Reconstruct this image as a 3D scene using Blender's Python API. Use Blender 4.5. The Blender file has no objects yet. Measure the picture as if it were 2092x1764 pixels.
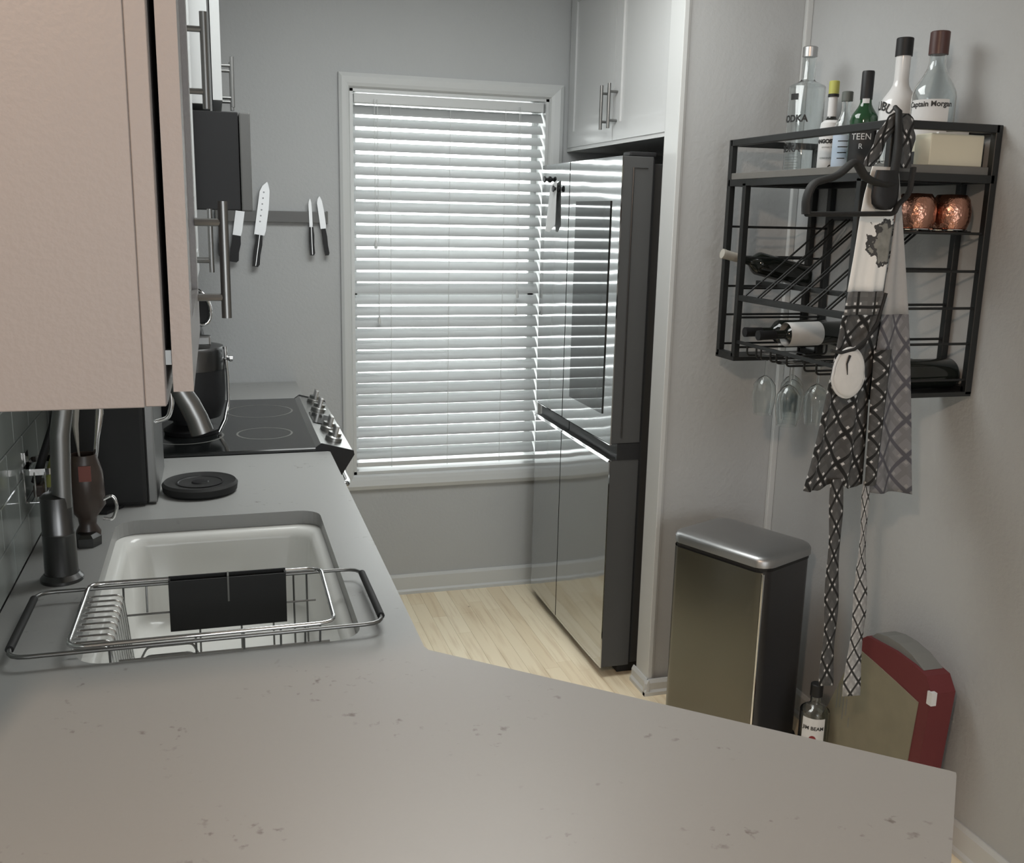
import bpy, bmesh, math, random
from mathutils import Vector, Matrix
from math import sin, cos, pi, radians as rad
random.seed(7)
C = bpy.context.scene.collection
# ---------------------------------------------------------------- camera, world, lights, exposure
cam = bpy.data.cameras.new('camera'); camo = bpy.data.objects.new('camera', cam); C.objects.link(camo)
F, YAW, PIT, ROL, H = 2027.5, .291, .215, -.023, 1.567
cam.sensor_fit = 'HORIZONTAL'; cam.sensor_width = 36; cam.lens = 36*F/2092; cam.clip_start = .02
f_ = Vector((sin(YAW)*cos(PIT), cos(YAW)*cos(PIT), -sin(PIT))); r_ = Vector((cos(YAW), -sin(YAW), 0)); d_ = f_.cross(r_)
R_ = cos(ROL)*r_+sin(ROL)*d_; D_ = -sin(ROL)*r_+cos(ROL)*d_
m = Matrix.Identity(4)
for i in range(3): m[i][0], m[i][1], m[i][2] = R_[i], -D_[i], -f_[i]
m[0][3], m[1][3], m[2][3] = 0, 0, H
camo.matrix_world = m; bpy.context.scene.camera = camo
S = bpy.context.scene
S.view_settings.view_transform = 'Standard'; S.view_settings.look = 'None'; S.view_settings.gamma = 1
S.view_settings.use_curve_mapping = False; S.view_settings.exposure = 0.12
W = bpy.data.worlds.new('world'); S.world = W; W.use_nodes = True
W.node_tree.nodes['Background'].inputs[0].default_value = (.95, 1, .985, 1); W.node_tree.nodes['Background'].inputs[1].default_value = 5.0
def area(name, loc, target, sx, sy, power, col):
    l = bpy.data.lights.new(name, 'AREA'); l.shape = 'RECTANGLE'; l.size = sx; l.size_y = sy; l.energy = power; l.color = col
    o = bpy.data.objects.new(name, l); C.objects.link(o); o.location = loc
    o.rotation_euler = (Vector(target)-Vector(loc)).to_track_quat('-Z', 'Y').to_euler(); return o
area('warm_ceiling_lamp', (-.60, -.25, 2.40), (.3, 1.4, .9), .14, .14, 21, (1, .73, .54))
area('living_room_fill_light', (.75, -2.8, 1.45), (0.3, 2, 1.1), 1.8, 1.4, 42, (.93, .97, 1))  # unseen fill added behind the camera to brighten the kitchen; no window there
area('kitchen_ceiling_lamp', (.62, 2.65, 2.42), (.58, 2.82, 0), 1.0, 1.0, 24, (.97, 1, .985))

# ---------------------------------------------------------------- materials
def mat(name, col, rough=.5, metal=0, **k):
    M = bpy.data.materials.new(name); M.use_nodes = True; nt = M.node_tree; b = nt.nodes['Principled BSDF']
    b.inputs['Base Color'].default_value = (*col, 1); b.inputs['Roughness'].default_value = rough; b.inputs['Metallic'].default_value = metal
    for a, v in dict(trans='Transmission Weight', ior='IOR', coat='Coat Weight', spec='Specular IOR Level', sheen='Sheen Weight', alpha='Alpha').items():
        if a in k: b.inputs[v].default_value = k[a]
    if k.get('mottle'):     # soft procedural variation of colour and relief
        n = nt.nodes.new('ShaderNodeTexNoise'); n.inputs['Scale'].default_value = k.get('scale', 8); n.inputs['Detail'].default_value = 5
        tc = nt.nodes.new('ShaderNodeTexCoord'); nt.links.new(tc.outputs['Object'], n.inputs['Vector'])
        r = nt.nodes.new('ShaderNodeMapRange'); r.inputs['To Min'].default_value = 1-k['mottle']; r.inputs['To Max'].default_value = 1+k['mottle']
        nt.links.new(n.outputs['Fac'], r.inputs['Value'])
        mx = nt.nodes.new('ShaderNodeVectorMath'); mx.operation = 'SCALE'; mx.inputs[0].default_value = col
        nt.links.new(r.outputs[0], mx.inputs['Scale']); nt.links.new(mx.outputs[0], b.inputs['Base Color'])
    if k.get('bump'):
        n = nt.nodes.new('ShaderNodeTexNoise'); n.inputs['Scale'].default_value = k.get('bscale', 300); n.inputs['Detail'].default_value = 2
        tc = nt.nodes.new('ShaderNodeTexCoord'); mp = nt.nodes.new('ShaderNodeMapping'); mp.inputs['Scale'].default_value = k.get('bstretch', (1, 1, 1))
        nt.links.new(tc.outputs['Object'], mp.inputs[0]); nt.links.new(mp.outputs[0], n.inputs['Vector'])
        bu = nt.nodes.new('ShaderNodeBump'); bu.inputs['Strength'].default_value = k['bump']; bu.inputs['Distance'].default_value = k.get('bdist', .01)
        nt.links.new(n.outputs['Fac'], bu.inputs['Height']); nt.links.new(bu.outputs[0], b.inputs['Normal'])
    return M
wallm = mat('wall paint', (.43, .438, .44), .75, mottle=.03, scale=3, bump=.12, bscale=90)
ceilm = mat('ceiling paint', (.7, .7, .7), .8)
trimm = mat('trim white paint', (.55, .56, .555), .35)
cabm = mat('cabinet white lacquer', (.57, .58, .58), .25, mottle=.02, scale=2)
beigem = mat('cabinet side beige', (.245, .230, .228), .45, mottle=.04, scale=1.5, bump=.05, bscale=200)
blackm = mat('black plastic', (.012, .012, .013), .5, spec=.35)
midgrey = mat('satin grey metal', (.125, .125, .122), .5, .3)
blackg = mat('black glass', (.008, .009, .009), .12)
blackmat = mat('black rubber', (.012, .012, .012), .7)
ironm = mat('black powder coated iron', (.010, .011, .011), .45)
steelm = mat('brushed steel', (.42, .42, .41), .30, 1, bump=.04, bscale=60, bstretch=(1, 1, 30))
fridgem = mat('stainless fridge', (.52, .53, .53), .07, 1, bump=.10, bscale=2.2, bdist=.02, bstretch=(1, 1.2, 1.6))
insetm = mat('dark mirror panel', (.15, .153, .153), .05, 1)
fridgeside = mat('dark grey fridge side', (.05, .051, .051), .6, mottle=.08, scale=3)
bladem = mat('satin knife steel', (.62, .63, .63), .38, .55)
nickel = mat('brushed nickel', (.24, .24, .235), .36, 1)
chrome = mat('chrome', (.75, .75, .75), .08, 1)
darksteel = mat('dark steel', (.12, .12, .12), .3, 1)
cansteel = mat('bin stainless', (.17, .165, .145), .27, 1, bump=.05, bscale=3, bdist=.02, bstretch=(1, 1, .4))
canlid = mat('bin lid', (.44, .44, .44), .4, 1)
candark = mat('bin dark side', (.028, .028, .030), .35)
sinkm = mat('sink fireclay', (.80, .80, .77), .16)
glassm = mat('clear glass', (.93, .96, .96), .02, 0, trans=1, ior=1.45)
thinglass = mat('window glass', (1, 1, 1), 0, 0, trans=1, ior=1.01)
greeng = mat('green glass', (.010, .05, .018), .06, spec=.7)
darkg = mat('dark wine glass', (.010, .012, .010), .07, spec=.6)
whiteg = mat('white lacquered glass', (.68, .68, .68), .15)
paper = mat('paper', (.62, .62, .62), .8)
papwarm = mat('cream paper', (.60, .56, .44), .85, mottle=.05)
blueplastic = mat('pale blue label', (.42, .50, .60), .6)
inkm = mat('black print', (.012, .012, .012), .6)
redm = mat('red print', (.20, .012, .015), .6)
redcard = mat('red card', (.12, .018, .020), .7, mottle=.12, scale=8)
tancard = mat('tan kraft panel', (.20, .18, .125), .8, mottle=.22, scale=14)
greycard = mat('grey plastic', (.16, .16, .15), .6)
limecap = mat('yellow green cap', (.42, .42, .10), .5)
greycap = mat('grey cap', (.10, .11, .10), .5)
browncap = mat('dark red brown cap', (.06, .022, .018), .4)
silvercap = mat('silver cap', (.45, .45, .45), .35, 1)
copper = mat('hammered copper', (.50, .26, .19), .25, 1, bump=.5, bscale=120, bdist=.004)
slatm = mat('blind slat', (.40, .41, .41), .55)
clothpale = mat('white cloth', (.62, .62, .61), .9, mottle=.10, scale=30)
sponge = mat('yellow green sponge', (.36, .38, .12), .9, mottle=.15, scale=60)
brownm = mat('brown glazed crock', (.05, .035, .028), .35, mottle=.25, scale=40)
redspot = mat('rust red label', (.20, .06, .045), .6)
cream = mat('cream plastic', (.36, .34, .30), .5)
tilem = mat('glazed grey green tile', (.34, .37, .355), .10, mottle=.10, scale=12)
grout = mat('grout', (.55, .56, .55), .8)
woodshelf = mat('grey brown shelf board', (.13, .125, .115), .6, mottle=.15, scale=20)

def N(nt, typ, **inp):
    n = nt.nodes.new(typ)
    for k, v in inp.items(): setattr(n, k, v)
    return n
def MA(nt, op, a, b=None, c=None):
    n = nt.nodes.new('ShaderNodeMath'); n.operation = op
    for i, v in enumerate((a, b, c)):
        if v is None: continue
        if isinstance(v, (int, float)): n.inputs[i].default_value = v
        else: nt.links.new(v, n.inputs[i])
    return n.outputs[0]
def mixc(nt, fac, a, b):
    n = nt.nodes.new('ShaderNodeMix'); n.data_type = 'RGBA'
    nt.links.new(fac, n.inputs[0])
    for i, v in ((6, a), (7, b)):
        if isinstance(v, tuple): n.inputs[i].default_value = (*v, 1)
        else: nt.links.new(v, n.inputs[i])
    return n.outputs[2]
# quartz worktop: pale with sparse clusters of grey brown flecks
counterm = mat('speckled quartz', (.52, .515, .50), .34, spec=.4)
nt = counterm.node_tree; b = nt.nodes['Principled BSDF']
tc = N(nt, 'ShaderNodeTexCoord')
def noise(nt, vec, sc, det=2, off=0):
    mp = N(nt, 'ShaderNodeMapping'); mp.inputs['Location'].default_value = (off, off, 0); nt.links.new(vec, mp.inputs[0])
    n = N(nt, 'ShaderNodeTexNoise'); n.inputs['Scale'].default_value = sc; n.inputs['Detail'].default_value = det; nt.links.new(mp.outputs[0], n.inputs['Vector']); return n.outputs['Fac']
fl = MA(nt, 'SMOOTH_MIN', MA(nt, 'MULTIPLY', MA(nt, 'SUBTRACT', noise(nt, tc.outputs['Object'], 60, 4), .62), 7), 1.0, .1)
cl = MA(nt, 'MULTIPLY', MA(nt, 'SUBTRACT', noise(nt, tc.outputs['Object'], 8, 2, 3.1), .545), 9)
fac = MA(nt, 'MINIMUM', MA(nt, 'MULTIPLY', MA(nt, 'MAXIMUM', fl, 0), MA(nt, 'MAXIMUM', MA(nt, 'MINIMUM', cl, 1), 0)), .75)
fine = MA(nt, 'MULTIPLY', noise(nt, tc.outputs['Object'], 220, 2, 1.3), .16)
base = mixc(nt, fine, (.35, .352, .345), (.29, .287, .276))
nt.links.new(mixc(nt, fac, base, (.12, .10, .085)), b.inputs['Base Color'])
# maple floor board: each board its own tone, grain along y, sparse knots
floorm = mat('maple board', (.6, .45, .26), .42)
nt = floorm.node_tree; b = nt.nodes['Principled BSDF']; tc = N(nt, 'ShaderNodeTexCoord'); oi = N(nt, 'ShaderNodeObjectInfo')
ge = N(nt, 'ShaderNodeNewGeometry')
mp = N(nt, 'ShaderNodeMapping'); mp.inputs['Scale'].default_value = (30, 2.0, 1); nt.links.new(ge.outputs['Position'], mp.inputs[0])
g = N(nt, 'ShaderNodeTexNoise'); g.inputs['Scale'].default_value = 1.6; g.inputs['Detail'].default_value = 5; nt.links.new(mp.outputs[0], g.inputs['Vector'])
c1 = mixc(nt, oi.outputs['Random'], (.80, .67, .47), (.90, .79, .59))
c2 = mixc(nt, MA(nt, 'MULTIPLY', MA(nt, 'MAXIMUM', MA(nt, 'SUBTRACT', g.outputs['Fac'], .5), 0), 2.0), c1, (.50, .34, .18))
mp2 = N(nt, 'ShaderNodeMapping'); mp2.inputs['Scale'].default_value = (26, 9, 1); nt.links.new(ge.outputs['Position'], mp2.inputs[0])
kn = N(nt, 'ShaderNodeTexNoise'); kn.inputs['Scale'].default_value = 1; kn.inputs['Detail'].default_value = 1; nt.links.new(mp2.outputs[0], kn.inputs['Vector'])
kf = MA(nt, 'MINIMUM', MA(nt, 'MAXIMUM', MA(nt, 'MULTIPLY', MA(nt, 'SUBTRACT', kn.outputs['Fac'], .775), 25), 0), .8)
nt.links.new(mixc(nt, kf, c2, (.16, .08, .03)), b.inputs['Base Color'])
# plaid cloth on UV (metres): diagonal dark lines, pale dots beside the crossings
def plaid(name, base, line, dot, s=.062, rot=True, bg2=None):
    M = mat(name, base, .9); nt = M.node_tree; b = nt.nodes['Principled BSDF']
    uv = N(nt, 'ShaderNodeUVMap'); sp = N(nt, 'ShaderNodeSeparateXYZ'); nt.links.new(uv.outputs[0], sp.inputs[0])
    u, v = sp.outputs[0], sp.outputs[1]
    if rot: p = MA(nt, 'ADD', u, v); q = MA(nt, 'SUBTRACT', u, v); k = s*1.30
    else: p, q, k = u, v, s*.8
    A = MA(nt, 'FRACT', MA(nt, 'ADD', MA(nt, 'DIVIDE', p, k), 50)); B = MA(nt, 'FRACT', MA(nt, 'ADD', MA(nt, 'DIVIDE', q, k), 50))
    def near(x, c, w): return MA(nt, 'LESS_THAN', MA(nt, 'ABSOLUTE', MA(nt, 'SUBTRACT', x, c)), w)
    ln = MA(nt, 'MAXIMUM', near(A, .5, .075), near(B, .5, .075))
    da = MA(nt, 'ADD', near(A, .33, .06), near(A, .67, .06)); db = MA(nt, 'ADD', near(B, .33, .06), near(B, .67, .06))
    dt = MA(nt, 'MULTIPLY', da, db)
    mid = MA(nt, 'MULTIPLY', MA(nt, 'MAXIMUM', near(A, 0, .2), near(B, 1, .2)), .5)
    c = mixc(nt, mid, base, bg2 or tuple(x*.65 for x in base)); c = mixc(nt, dt, c, dot); c = mixc(nt, ln, c, line)
    nt.links.new(c, b.inputs['Base Color']); return M
plaiddark = plaid('dark plaid cloth', (.085, .085, .085), (.012, .012, .012), (.55, .55, .55))
plaidband = plaid('straight plaid waistband', (.14, .14, .14), (.014, .014, .014), (.6, .6, .6), rot=False)
plaidlight = plaid('reverse side of plaid cloth', (.20, .20, .21), (.085, .085, .10), (.27, .27, .27), s=.075)
plaidtie = plaid('pale twisted tie cloth', (.36, .36, .36), (.03, .03, .03), (.60, .60, .60), s=.05)
# apron bib print: white cloth with a grey feathery bird shape
bibm = mat('apron bib cloth', (.7, .7, .68), .9); nt = bibm.node_tree; b = nt.nodes['Principled BSDF']
uv = N(nt, 'ShaderNodeUVMap'); sp = N(nt, 'ShaderNodeSeparateXYZ'); nt.links.new(uv.outputs[0], sp.inputs[0])
nz = noise(nt, uv.outputs[0], 45, 3)
du = MA(nt, 'DIVIDE', MA(nt, 'SUBTRACT', sp.outputs[0], 1.588), .058); dv = MA(nt, 'DIVIDE', MA(nt, 'SUBTRACT', sp.outputs[1], 1.520), .052)
rr = MA(nt, 'ADD', MA(nt, 'SQRT', MA(nt, 'ADD', MA(nt, 'MULTIPLY', du, du), MA(nt, 'MULTIPLY', dv, dv))), MA(nt, 'MULTIPLY', MA(nt, 'SUBTRACT', nz, .5), 1.6))
fb = MA(nt, 'LESS_THAN', rr, 1)
ring = MA(nt, 'LESS_THAN', MA(nt, 'ABSOLUTE', MA(nt, 'SUBTRACT', rr, .95)), .12)
shade = MA(nt, 'MULTIPLY', nz, 1.0)
cc = mixc(nt, fb, (.82, .82, .80), mixc(nt, shade, (.34, .34, .31), (.12, .12, .11))); cc = mixc(nt, ring, cc, (.06, .06, .06))
nt.links.new(cc, b.inputs['Base Color'])
bibback = mat('plain reverse of bib', (.36, .36, .36), .9, mottle=.05, scale=80)

# ---------------------------------------------------------------- mesh helpers
ORG = {}
def obj(name, bm, mt, parent=None, label=None, kind=None, smooth=None, uv=False):
    me = bpy.data.meshes.new(name)
    org = Vector((0, 0, 0))
    if parent is not None: org = ORG[parent.name]
    if org.length: bmesh.ops.translate(bm, verts=bm.verts, vec=-org)
    bmesh.ops.recalc_face_normals(bm, faces=bm.faces) if not uv else None
    bm.to_mesh(me); bm.free()
    if smooth is not None:
        me.polygons.foreach_set('use_smooth', [True]*len(me.polygons)); me.set_sharp_from_angle(angle=rad(smooth))
    for x in (mt if isinstance(mt, (list, tuple)) else [mt]): me.materials.append(x)
    o = bpy.data.objects.new(name, me); C.objects.link(o)
    if parent is not None: o.parent = parent; ORG[o.name] = org
    else: ORG[o.name] = Vector((0, 0, 0))
    if label: o['label'] = label
    if kind: o['kind'] = kind
    return o
def thing(name, label, cat, loc=(0, 0, 0), group=None):
    o = bpy.data.objects.new(name, None); C.objects.link(o); o.location = loc; o.empty_display_size = .05
    o['label'] = label; o['category'] = cat
    if group: o['group'] = group
    ORG[o.name] = Vector(loc); return o
def tag(o, label, cat, group=None):
    o['label'] = label; o['category'] = cat
    if group: o['group'] = group
    # move the origin to the thing's base
    vs = [v.co for v in o.data.vertices]
    c = Vector(((min(v.x for v in vs)+max(v.x for v in vs))/2, (min(v.y for v in vs)+max(v.y for v in vs))/2, min(v.z for v in vs)))
    o.data.transform(Matrix.Translation(-c)); o.location = c; ORG[o.name] = c
    return o
def box(x0, x1, y0, y1, z0, z1, bev=0, seg=2, bm=None):
    b = bmesh.new(); bmesh.ops.create_cube(b, size=1)
    for v in b.verts: v.co = Vector(((x0+x1)/2+v.co.x*(x1-x0), (y0+y1)/2+v.co.y*(y1-y0), (z0+z1)/2+v.co.z*(z1-z0)))
    if bev: bmesh.ops.bevel(b, geom=b.edges[:], offset=bev, segments=seg, affect='EDGES', profile=.6)
    return join(bm, b)
def join(bm, b):
    if bm is None: return b
    me = bpy.data.meshes.new('t'); b.to_mesh(me); b.free(); bm.from_mesh(me); bpy.data.meshes.remove(me); return bm
def lathe(prof, seg=28, c=(0, 0, 0), axis=None, bm=None):
    b = bmesh.new(); rings = []
    for r, z in prof:
        if r < 1e-5: rings.append([b.verts.new((0, 0, z))])
        else: rings.append([b.verts.new((r*cos(2*pi*i/seg), r*sin(2*pi*i/seg), z)) for i in range(seg)])
    for a, d in zip(rings, rings[1:]):
        if len(a) == 1 and len(d) == 1: continue
        for i in range(seg):
            j = (i+1) % seg
            if len(a) == 1: b.faces.new((a[0], d[i], d[j]))
            elif len(d) == 1: b.faces.new((a[i], a[j], d[0]))
            else: b.faces.new((a[i], a[j], d[j], d[i]))
    M = Matrix.Translation(c)
    if axis is not None: M = M @ Vector(axis).to_track_quat('Z', 'Y').to_matrix().to_4x4()
    bmesh.ops.transform(b, matrix=M, verts=b.verts)
    return join(bm, b)
def rcorner(pts, r, n=4, closed=False):
    out = []; P = [Vector(p) for p in pts]; L = len(P)
    for i, p in enumerate(P):
        if not closed and i in (0, L-1): out.append(p); continue
        a, c = P[i-1], P[(i+1) % L]; u, v = (a-p), (c-p)
        rr = min(r, u.length*.45, v.length*.45); s, e = p+u.normalized()*rr, p+v.normalized()*rr
        for k in range(n+1):
            t = k/n; out.append(s*(1-t)**2+p*2*t*(1-t)+e*t*t)
    return out
def tube(pts, r, seg=8, round_=0, closed=False, bm=None, flat=None, cap=True):
    P = rcorner(pts, round_, closed=closed) if round_ else [Vector(p) for p in pts]
    n = len(P); b = bmesh.new(); rings = []
    T0 = None
    for i in range(n):
        a = P[i-1] if (closed or i > 0) else P[i]; c = P[(i+1) % n] if (closed or i < n-1) else P[i]
        t = (c-a).normalized()
        if T0 is None:
            up = Vector((0, 0, 1)) if abs(t.z) < .9 else Vector((1, 0, 0)); nx = t.cross(up).normalized()
        else:
            nx = (nx-t*nx.dot(t)).normalized()
        T0 = t; ny = t.cross(nx)
        ra = r[i] if isinstance(r, (list, tuple)) else r
        rb = ra if flat is None else ra*flat
        rings.append([b.verts.new(P[i]+nx*cos(2*pi*k/seg)*ra+ny*sin(2*pi*k/seg)*rb) for k in range(seg)])
    for i in range(n if closed else n-1):
        A, B = rings[i], rings[(i+1) % n]
        for k in range(seg): b.faces.new((A[k], A[(k+1) % seg], B[(k+1) % seg], B[k]))
    if not closed and cap: b.faces.new(rings[0][::-1]); b.faces.new(rings[-1])
    return join(bm, b)
def sqtube(a, c, w, bm=None):   # straight square bar along one axis
    a, c = Vector(a), Vector(c); lo = [min(a[i], c[i]) for i in range(3)]; hi = [max(a[i], c[i]) for i in range(3)]
    for i in range(3):
        if hi[i]-lo[i] < 1e-6: lo[i] -= w/2; hi[i] += w/2
        else: pass
    k = max(range(3), key=lambda i: hi[i]-lo[i]); lo[k] -= 0; hi[k] += 0
    return box(lo[0], hi[0], lo[1], hi[1], lo[2], hi[2], .0015, 1, bm)
def prism(poly, z0, z1, bm=None, axis='z'):
    b = bmesh.new(); mk = {'z': lambda p, h: (p[0], p[1], h), 'y': lambda p, h: (p[0], h, p[1]), 'x': lambda p, h: (h, p[0], p[1])}[axis]
    lo = [b.verts.new(mk(p, z0)) for p in poly]; hi = [b.verts.new(mk(p, z1)) for p in poly]; n = len(poly)
    b.faces.new(lo[::-1]); b.faces.new(hi)
    for i in range(n): b.faces.new((lo[i], lo[(i+1) % n], hi[(i+1) % n], hi[i]))
    return join(bm, b)
def rrect(x0, x1, y0, y1, r, n=6):
    out = []
    for cx, cy, a0 in ((x1-r, y1-r, 0), (x0+r, y1-r, 90), (x0+r, y0+r, 180), (x1-r, y0+r, 270)):
        for k in range(n+1): a = rad(a0+90*k/n); out.append((cx+r*cos(a), cy+r*sin(a)))
    return out
def loops(L, bm=None, cap0=False, cap1=False):   # list of equal-length 3-D loops
    b = bmesh.new(); R = [[b.verts.new(p) for p in l] for l in L]; n = len(R[0])
    for A, B in zip(R, R[1:]):
        for k in range(n): b.faces.new((A[k], A[(k+1) % n], B[(k+1) % n], B[k]))
    if cap0: b.faces.new(R[0][::-1])
    if cap1: b.faces.new(R[-1])
    return join(bm, b)
def text(s, size, parent, mt, fn, name='lettering', align='CENTER', bold=.0):
    cu = bpy.data.curves.new('t', 'FONT'); cu.body = s; cu.size = size; cu.align_x = align; cu.align_y = 'CENTER'; cu.offset = bold
    t = bpy.data.objects.new('t', cu); C.objects.link(t)
    dg = bpy.context.evaluated_depsgraph_get(); me = bpy.data.meshes.new_from_object(t.evaluated_get(dg))
    bm = bmesh.new(); bm.from_mesh(me); bpy.data.objects.remove(t); bpy.data.curves.remove(cu); bpy.data.meshes.remove(me)
    for v in bm.verts: v.co = fn(v.co.x, v.co.y)
    return obj(name, bm, mt, parent, uv=True)
def wrap(c, r, ang, z):   # fn placing text round a vertical cylinder, reading left to right from outside
    def fn(u, v):
        a = ang+u/r; return Vector((c[0]+r*cos(a), c[1]+r*sin(a), z+v))
    return fn
def struct(name, bm, mt, **k): return obj(name, bm, mt, kind='structure', **k)

# ---------------------------------------------------------------- the setting
XL, XR, D, YS, HC = -.368, 1.760, 3.896, 2.826, 2.44
fl_ = struct('floor', box(-3, 2.05, -3, 4.05, -.03, -.0105), floorm)
pw = .058; me0 = {}
for k in range(29):
    x0 = .25+k*pw; y = 1.0-random.uniform(0, .8)
    if x0 > XR-pw+.005: y = YS+.11
    while y < 3.89:
        L = random.choice((.55, .75, .95, 1.15)); ya, yb = max(y, 1.0), (3.89 if y+L > 3.83 else y+L)
        if yb-ya > .05:
            key = round(yb-ya, 3)
            if key not in me0:
                bm = box(0, pw-.0005, 0, key-.0005, -.012, 0, .0004, 1); mm = bpy.data.meshes.new('floor_board'); bm.to_mesh(mm); bm.free(); mm.materials.append(floorm); me0[key] = mm
            o = bpy.data.objects.new('floor_board', me0[key]); C.objects.link(o); o.parent = fl_; o.location = (x0, ya, 0)
        if yb >= 3.89: break
        y += L
struct('ceiling', box(-3, 2.05, -3, 4.05, HC, HC+.05), ceilm)
wl = struct('wall_left', box(XL-.12, XL, .90, 4.05, 0, HC), [wallm])
bm = box(XL, XL+.001, .92, D, .914, 1.405); struct_g = obj('grout_bed', bm, grout, wl)
tme = {}
for r in range(7):
    z0 = .915+r*.0762; z1 = min(z0+.0742, 1.404)
    y = .93-(.0762 if r % 2 else 0)
    while y < 3.88:
        ya, yb = max(y, .93), min(y+.1504, 3.885)
        if yb-ya > .02:
            key = (round(yb-ya, 3), round(z1-z0, 3))
            if key not in tme:
                b_ = box(0, .0075, 0, key[0], 0, key[1], .0015, 1); mm = bpy.data.meshes.new('tile'); b_.to_mesh(mm); b_.free(); mm.materials.append(tilem); tme[key] = mm
            o = bpy.data.objects.new('tile', tme[key]); C.objects.link(o); o.parent = wl; o.location = (XL+.001, ya, z0)
        y += .1524
# far wall with a hole for the window
wx0, wx1, wz0, wz1 = .505, 1.289, .525, 2.015
bm = box(XL-.12, wx0, D, D+.15, 0, HC); box(wx1, 2.05, D, D+.15, 0, HC, bm=bm); box(wx0, wx1, D, D+.15, 0, wz0, bm=bm); box(wx0, wx1, D, D+.15, wz1, HC, bm=bm)
struct('wall_far', bm, wallm)
struct('wall_alcove', box(1.345, XR, YS, YS+.10, 0, HC), wallm)
struct('wall_right', box(XR, 2.10, -3, YS+.10, 0, HC), wallm)
struct('wall_alcove_side', box(1.96, 2.10, YS+.10, 4.05, 0, HC), wallm)
struct('wall_behind', box(-3, 2.05, -3.1, -3, 0, HC), wallm)
struct('wall_living_room', box(-3, XL-.12, .90, 1.0, 0, HC), wallm)
struct('wall_living_room_side', box(-3.1, -3, -3, 1.0, 0, HC), wallm)
# alcove end trim, corner trim strip, baseboards
struct('trim_1', box(1.338, 1.354, YS-.011, YS+.085, .0, HC, .002), trimm)
struct('trim_2', box(1.354, 1.362, YS-.004, YS, .0, HC, .001), trimm)
bm = box(XR-.022, XR, YS-.016, YS, 0, HC, .004)
struct('trim_3', bm, trimm)
def baseboard(name, poly_y0, poly_y1, fn, h=.085):
    prof = [(0, 0), (.016, 0), (.016, .012), (.010, .020), (.010, h-.012), (.004, h), (0, h)]
    L = [[fn(t, a, z) for a, z in prof] for t in (poly_y0, poly_y1)]
    return struct(name, loops(L, cap0=True, cap1=True), trimm)
baseboard('baseboard_far', .29, 1.40, lambda t, a, z: (t, D-a, z))
baseboard('baseboard_alcove', 1.322, XR, lambda t, a, z: (t, YS-.013-a, z), .055)
baseboard('baseboard_alcove_end', YS-.028, YS+.10, lambda t, a, z: (1.338-a, t, z), .055)
baseboard('baseboard_right', -3, YS-.03, lambda t, a, z: (XR-a, t, z), .085)
# window
win = struct('window_1', box(wx0, wx1, D+.10, D+.15, wz0, wz0+.03), trimm)
ORG[win.name] = Vector((0, 0, 0))
def casing(a, b_, w, inner):   # moulded mitred frame
    pass
x0, x1, z0, z1 = .463, 1.345, .464, 2.069
prof = [(0, 0), (0, .012), (.012, .018), (.03, .014), (.040, .010), (.046, .0)]
L = []
for w, y in prof:
    t = w/.046
    xa, xb, za, zb = x0+(wx0-x0)*t, x1+(wx1-x1)*t, z0+(wz0-z0)*t, z1+(wz1-z1)*t
    L.append([(xa, D-y-.001, za), (xb, D-y-.001, za), (xb, D-y-.001, zb), (xa, D-y-.001, zb)])
obj('window_casing', loops(L), trimm, win)
bm = box(wx0-.001, wx0+.012, D, D+.12, wz0, wz1); box(wx1-.012, wx1+.001, D, D+.12, wz0, wz1, bm=bm); box(wx0, wx1, D, D+.12, wz1-.01, wz1+.001, bm=bm); box(wx0, wx1, D, D+.12, wz0-.001, wz0+.012, bm=bm)
obj('window_jamb', bm, trimm, win)
bm = box(wx0+.01, wx1-.01, D+.11, D+.13, 1.24, 1.275); box(wx0+.01, wx0+.035, D+.11, D+.13, wz0, wz1, bm=bm); box(wx1-.035, wx1-.01, D+.11, D+.13, wz0, wz1, bm=bm)
obj('window_sash', bm, trimm, win)
obj('window_pane', box(wx0+.03, wx1-.03, D+.118, D+.121, wz0+.02, 1.245), thinglass, win)
obj('window_pane', box(wx0+.03, wx1-.03, D+.118, D+.121, 1.27, wz1-.01), thinglass, win)

# blinds
bl = thing('venetian_blind', 'white horizontal slat blind closed over the bright window', 'blind', (.89, D+.03, .53))
YB = D+.035
obj('headrail', box(.522, 1.272, YB-.022, YB+.022, 1.965, 2.0, .003), trimm, bl)
sl = bmesh.new(); th = rad(42)
def slat_bm(z, tilt, xa=.520, xb=1.272):
    b = bmesh.new(); n = 7; nx = 2; rows = []
    for i in range(n):
        s = -1+2*i/(n-1); w = s*.025; hgt = .0025*(1-s*s)
        y, zz = w*cos(tilt)-hgt*sin(tilt), w*sin(tilt)+hgt*cos(tilt)
        rows.append([(xa, YB+y, z+zz), (xb, YB+y, z+zz)])
    V = [[b.verts.new(p) for p in r] for r in rows]
    V2 = [[b.verts.new((p.co.x, p.co.y, p.co.z-.0022)) for p in r] for r in V]
    for i in range(n-1):
        b.faces.new((V[i][0], V[i][1], V[i+1][1], V[i+1][0])); b.faces.new((V2[i+1][0], V2[i+1][1], V2[i][1], V2[i][0]))
        for s in (0, 1):
            q = (V[i][s], V[i+1][s], V2[i+1][s], V2[i][s]); b.faces.new(q if s == 0 else q[::-1])
    b.faces.new((V[0][1], V[0][0], V2[0][0], V2[0][1])); b.faces.new((V[-1][0], V[-1][1], V2[-1][1], V2[-1][0]))
    return b
z = 1.944
while z > .60:
    obj('slat', slat_bm(z, th+rad(random.uniform(-4.5, 4))), slatm, bl, smooth=40); z -= .0447
obj('bottom_rail', box(.520, 1.272, YB-.024, YB+.024, .553, .572, .003), trimm, bl)
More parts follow.
